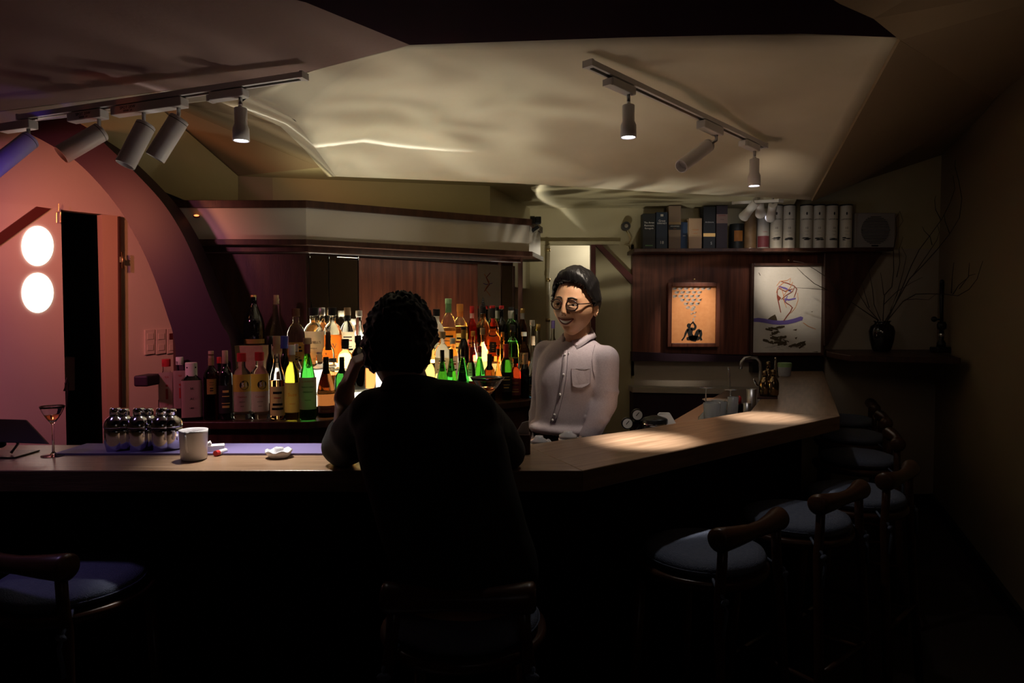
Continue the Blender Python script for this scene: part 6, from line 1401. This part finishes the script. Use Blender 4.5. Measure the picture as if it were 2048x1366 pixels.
# trousers
bm = NB(); ell(bm, hip+Vector((0, 0, -.005)), (.156, .120, .115), Rb, 24, 16); ell(bm, waist+Vector((0, 0, -.03)), (.131, .106, .05), Rb, 24, 16)
for h_, k_, f_ in legs: cap(bm, h_, k_, .085, .063); cap(bm, k_, f_, .062, .052)
o = remesh('trousers', bm, M_trous, .011, bt, 4); o['label'] = 'black trousers'
for h_, k_, f_ in legs:
    bm = NB(); ell(bm, f_+Rb @ Vector((0, -.06, -.03)), (.045, .14, .038), Rb, 20, 12)
    for v in bm.verts: v.co.z = max(v.co.z, .002)
    obj('shoe', bm, M_black, bt, True, world=True)
# face parts
def HT(x, y, z): return TH_ @ Vector((x, y, z))
def FS(x, z, off=.0): return HT(x, surf_y(x, z)-off, z)
for s in (-1, 1):
    bm = NB(); c = Vector((s*.031, surf_y(s*.031, .004)+.0065, .004)); ell(bm, TH_ @ c, (.0125, .010, .0052), TH_.to_3x3(), 20, 12); eyeo = obj('eye', bm, M_eye, bt, True, world=True)
    bm = NB(); ell(bm, TH_ @ (c+Vector((-.003, -.0085, -.0005))), (.0056, .0025, .0046), TH_.to_3x3(), 14, 8); obj('iris', bm, M_iris, eyeo, True).data.transform(Matrix.Translation(-bt.location))
    bm = NB(); tube(bm, [FS(s*.031+q*.0145, .0055+.004*(1-q*q)-.0015*abs(q), .0015) for q in (-1, -.6, -.2, .2, .6, 1)], .0022, 6); obj('eyelid', bm, M_skin, bt, True, world=True)
    bm = NB(); tube(bm, [FS(s*.031+q*.0140, .0035+.003*(1-q*q), .0030) for q in (-1, -.5, 0, .5, 1)], .0009, 5); obj('eyelash', bm, M_hair, bt, True, world=True)
    bm = NB(); tube(bm, [FS(s*.031+q*.0140, -.0035-.0025*(1-q*q), .0005) for q in (-1, -.5, 0, .5, 1)], .0020, 6); obj('eyelid', bm, M_skin, bt, True, world=True)
    bm = NB(); tube(bm, [FS(s*(.012+.008*i), .026+.0045*math.sin(i*.85), .0006) for i in range(5)], .0034, 8, .0016); obj('eyebrow', bm, M_hair, bt, True, world=True)
# mouth: dark opening, teeth, lips
def mline(f, up): x = .031*f; return x, -.0585+.0105*f*f+up*(1-f*f)
bm = NB(); n = 13; A = []; Bv = []
for i in range(n):
    f = -1+2*i/(n-1); x, z = mline(f, .002); x2, z2 = mline(f, -.010); A.append(bm.verts.new(FS(x, z, .0012))); Bv.append(bm.verts.new(FS(x2, z2, .0012)))
for i in range(n-1): bm.faces.new((A[i], A[i+1], Bv[i+1], Bv[i]))
obj('mouth', bm, M_mouth, bt, True, world=True)
bm = NB(); A = []; Bv = []
for i in range(n):
    f = (-1+2*i/(n-1))*.82; x, z = mline(f, .001); x2, z2 = mline(f, -.0075); A.append(bm.verts.new(FS(x, z, .0018))); Bv.append(bm.verts.new(FS(x2, z2, .0018)))
for i in range(n-1): bm.faces.new((A[i], A[i+1], Bv[i+1], Bv[i]))
obj('teeth', bm, M_teeth, bt, True, world=True)
for up, r in ((.0035, .0022), (-.0125, .0034)):
    bm = NB(); tube(bm, [FS(*mline(-1+2*i/12, up), .0006) for i in range(13)], r, 8); obj('lip', bm, M_lip, bt, True, world=True)
# nostrils
for s in (-1, 1):
    bm = NB(); ell(bm, FS(s*.0065, -.0365, -.0005), (.0028, .003, .0018)); obj('nostril', bm, M_mouth, bt, True, world=True)
# glasses
gl = []
for s in (-1, 1):
    c = Vector((s*.031, min(surf_y(s*.031, .004), surf_y(s*.02, .0))-.009, .002))
    pts = [TH_ @ (c+Vector((.0225*math.cos(a), .002*math.cos(a)*s*1.5, .0185*math.sin(a)))) for a in [2*PI*i/28 for i in range(29)]]
    gl.append((s, c, pts))
gt = None
bm = NB(); tube(bm, gl[0][2], .0027, 8); g0 = obj('glasses', bm, M_frame, bt, True, world=True); g0['label'] = 'dark round-framed glasses'
def sub(nm, bm, m, par): 
    o = obj(nm, bm, m, par, True); o.data.transform(Matrix.Translation(-bt.location)); return o
bm = NB(); tube(bm, gl[1][2], .0027, 8); sub('rim', bm, M_frame, g0)
bm = NB(); tube(bm, [TH_ @ (gl[0][1]+Vector((.0215, -.0005, .005))), TH_ @ Vector((0, gl[0][1].y-.003, .010)), TH_ @ (gl[1][1]+Vector((-.0215, -.0005, .005)))], .002, 8); sub('bridge', bm, M_frame, g0)
for s, c, _ in gl:
    bm = NB(); tube(bm, [TH_ @ (c+Vector((s*.022, 0, .008))), TH_ @ Vector((s*.068, c.y+.022, .011)), TH_ @ Vector((s*.079, -.03, .012)), TH_ @ Vector((s*.080, .008, .008)), TH_ @ Vector((s*.078, .022, -.008))], .0022, 8); sub('temple', bm, M_frame, g0)
    bm = NB(); bmesh.ops.create_circle(bm, cap_ends=True, segments=24, radius=1); bm.transform(Matrix.Translation(TH_ @ c) @ TH_.to_3x3().to_4x4() @ Matrix.Rotation(PI/2, 4, 'X') @ Matrix.Diagonal((.0215, .0175, 1, 1)))
    o = sub('lens', bm, mat('thin_lens', (1, 1, 1), .02, trans=1.0, ior=1.02), g0)
# hair
def hairline(d):
    x, y, z = d; az = math.atan2(abs(x), -y)       # 0 front .. pi back
    if az < .8: h = .67-.10*(az/.8)**2
    elif az < 1.42: h = .57-(az-.8)/.62*.50
    elif az < 1.75: h = -.02
    else: h = .0-(az-1.75)/.5*.34 if az < 2.25 else -.36
    return h
def hair_mesh(bm, T, nu=110, nv=80, vol=1.0, line=hairline, curl=0, seed=0):
    grid = {}; V = []
    for idx, d in enumerate(sph(nu, nv)):
        h = line(d); dz = d[2]-h; D = Vector(d)
        e_ = min(1, max(0, dz/.16)); p = headpt(d)
        th = .004+(.012+.012*max(0, d[2])+.010*max(0, -d[1])*max(0, d[2]))*vol*e_**.6
        az = math.atan2(d[0], -d[1])
        if not curl:
            part = d[0]+.35
            sweep = noise.noise(Vector((d[0]*6+d[1]*2, d[2]*4, seed)))*.004+abs(noise.noise(Vector((az*14+d[2]*6, d[2]*2.0, 3))))*.004
            th += sweep*e_+(.012*math.exp(-((d[0]-.25)/.5)**2)*max(0, -d[1]+.1)*max(0, d[2]-.3))*e_*1.4
            if part < 0.08 and part > -.08 and d[1] < .2 and d[2] > .5: th -= .005
        else:
            th += (abs(noise.noise(D*5+Vector((seed, 0, 0))))*.03+abs(noise.noise(D*13))*.016)*curl*e_
        V.append((bm.verts.new(T @ (p+D*th)), dz))
    for j in range(nv):
        for i in range(nu):
            q = [V[j*nu+i], V[j*nu+(i+1) % nu], V[(j+1)*nu+(i+1) % nu], V[(j+1)*nu+i]]
            if min(a[1] for a in q) > 0: bm.faces.new([a[0] for a in q])
    for v in [v for v in bm.verts if not v.link_faces]: bm.verts.remove(v)
    bmesh.ops.remove_doubles(bm, verts=bm.verts, dist=1e-5)
bm = NB(); hair_mesh(bm, TH_); o = obj('hair', bm, M_hair, bt, True, world=True); o['label'] = 'short black side-swept hair'; md = o.modifiers.new('s', 'SOLIDIFY'); md.thickness = .004
rh = random.Random(11); bm = NB()
def hairpt(d, lift):
    d = Vector(d).normalized(); return TH_ @ (headpt(d)+d*lift)
for i in range(150):
    x0 = rh.uniform(-.92, .95); front = Vector((x0, -math.sqrt(max(.02, 1-x0*x0)), 0)).normalized()
    h = hairline(front)+.0; z0 = h/math.sqrt(max(.05, 1-h*h)) if h < .95 else 2; s0 = Vector((front.x, front.y, z0+rh.uniform(.0, .5))).normalized()
    e_ = Vector((x0*.55+.45, .35+rh.uniform(-.2, .3), .75)).normalized(); pts = []
    for q in range(7):
        f = q/6; d = s0.lerp(e_, f).normalized(); pts.append(hairpt(d, .009+.017*math.sin(PI*min(1, f*.8+.12))*max(.25, d.z)+.004*rh.random()))
    tube(bm, pts, .0024, 5, .0014)
o = obj('hair_strands', bm, M_hair, bt, True, world=True); o['kind'] = 'stuff'
for s in (-1, 1):
    bm = NB(); tube(bm, [HT(s*.0735, -.008, .02), HT(s*.0745, -.006, -.002), HT(s*.073, -.007, -.02)], .005, 8, .002); obj('sideburn', bm, M_hair, bt, True, world=True)
# ---------------- customer seen from behind
cu = thing('person', 'dark-haired customer seen from behind, hunched over the bar with one hand raised', 'person', (-.125, 1.63, 0))
h2 = P(800, 694, 1.66); T2 = Matrix.Translation(h2) @ Matrix.Rotation(PI-.15, 4, 'Z') @ Matrix.Rotation(math.radians(18), 4, 'X') @ Matrix.Scale(.97, 4)
SL, SR = P(752, 828, 1.62), P(942, 826, 1.60)
EL, ER = P(690, 905, 1.93), P(1008, 905, 1.90); EL.z = ER.z = CH+.05
WL = P(690, 783, 1.80); WR = P(880, 880, 2.05); WR.z = CH+.035
pel = Vector((-.116, 1.62, .90)); mid = P(880, 960, 1.60); upp = P(858, 850, 1.60); nk = P(822, 772, 1.62)
def tors2(bm, g):
    global Rcur; Rcur = Matrix.Identity(3)
    loft(bm, [(pel+Vector((0, 0, -.12)), .15+g, .12+g), (pel, .168+g, .128+g), (pel.lerp(mid, .5), .165+g, .118+g), (mid, .166+g, .115+g), (mid.lerp(upp, .6), .166+g, .115+g), (upp, .160+g, .110+g), (upp.lerp(nk, .45), .125+g, .09+g), (nk, .07+g, .06+g)])
    for S in (SL, SR): cap(bm, nk+Vector((0, 0, -.04)), S, .048+g, .058+g)
bm = NB(); tors2(bm, -.012); cap(bm, nk-Vector((0, 0, .04)), h2+Vector((0, 0, -.04)), .058, .052)
for S, E, Wq in ((SL, EL, WL), (SR, ER, WR)): cap(bm, S, E, .048, .038); cap(bm, E, Wq, .037, .025)
bodyhand = NB()
hand(bm, WL, (.35, -.05, .9), (-.8, -.45, .3), .75, 1.0, -1, .3)
hand(bm, WR, (-.9, .3, 0), (0, 0, 1), .25, 1.0, 1)
lg = []
for sx in (-1, 1):
    a = pel+Vector((sx*.08, .04, -.06)); k_ = Vector((pel.x+sx*.11, 1.99, .83)); k_.y = 1.93; f_ = Vector((pel.x+sx*.10, 1.80, .36)); lg.append((a, k_, f_))
    cap(bm, a, k_, .078, .055); cap(bm, k_, f_, .05, .036); cap(bm, f_, f_+Vector((0, .13, -.02)), .036, .028)
b2 = remesh('body', bm, M_skin2, .0065, cu, 3)
bodyhand.free()
bm = NB(); bm.from_mesh(b2.data); iT = Matrix.Translation(-cu.location); hb = NB(); head_mesh(hb, iT @ T2, 64, 48); ear(hb, iT @ T2, 1); ear(hb, iT @ T2, -1)
mh = bpy.data.meshes.new('h'); bmesh.ops.recalc_face_normals(hb, faces=hb.faces); hb.to_mesh(mh); hb.free(); bm.from_mesh(mh); bpy.data.meshes.remove(mh); bm.to_mesh(b2.data); bm.free()
b2.data.polygons.foreach_set('use_smooth', [True]*len(b2.data.polygons))
bm = NB(); tors2(bm, .012)
cap(bm, SL, EL, .066, .062); cap(bm, EL, EL.lerp(WL, .22), .062, .052); cap(bm, SR, ER, .068, .062); cap(bm, ER, ER.lerp(WR, .75), .060, .045)
o = remesh('shirt', bm, M_dshirt, .009, cu, 6); o['label'] = 'loose dark shirt'
bm = NB(); bm.from_mesh(o.data)
for v in bm.verts:
    w_ = v.co+cu.location; v.co += Vector((noise.noise(w_*8), noise.noise(w_*8+Vector((9, 0, 0))), noise.noise(w_*7)))*.012
bmesh.ops.delete(bm, geom=[v for v in bm.verts if (v.co+cu.location).z < .845], context='VERTS'); bm.to_mesh(o.data); bm.free()
bm = NB(); lathe(bm, [(.060, -.03), (.060, .012), (.066, .014), (.078, -.02)], 28); bm.transform(Matrix.Translation(nk+Vector((0, .005, .0))) @ Matrix.Rotation(-.3, 4, 'X')); obj('collar', bm, M_dshirt, cu, True, world=True)
bm = NB(); ell(bm, pel-Vector((0, 0, .0)), (.172, .135, .115), None, 24, 16)
for a, k_, f_ in lg: cap(bm, a, k_, .088, .068); cap(bm, k_, f_, .062, .05)
o = remesh('trousers', bm, M_trous, .011, cu, 4)
for a, k_, f_ in lg:
    bm = NB(); ell(bm, f_+Vector((0, .05, -.035)), (.045, .14, .04), None, 20, 12); obj('shoe', bm, M_black, cu, True, world=True)
def line2(d):
    x, y, z = d; az = math.atan2(abs(x), -y); return .55 if az < .8 else (.55-(az-.8)*.8 if az < 1.5 else (-.05 if az < 1.75 else -.62))
bm = NB(); hair_mesh(bm, T2, 90, 64, 0.5, line2, curl=.55, seed=4)
o = obj('hair', bm, M_hair2, cu, True, world=True); o['label'] = 'tousled dark wavy hair'; md = o.modifiers.new('s', 'SOLIDIFY'); md.thickness = .004
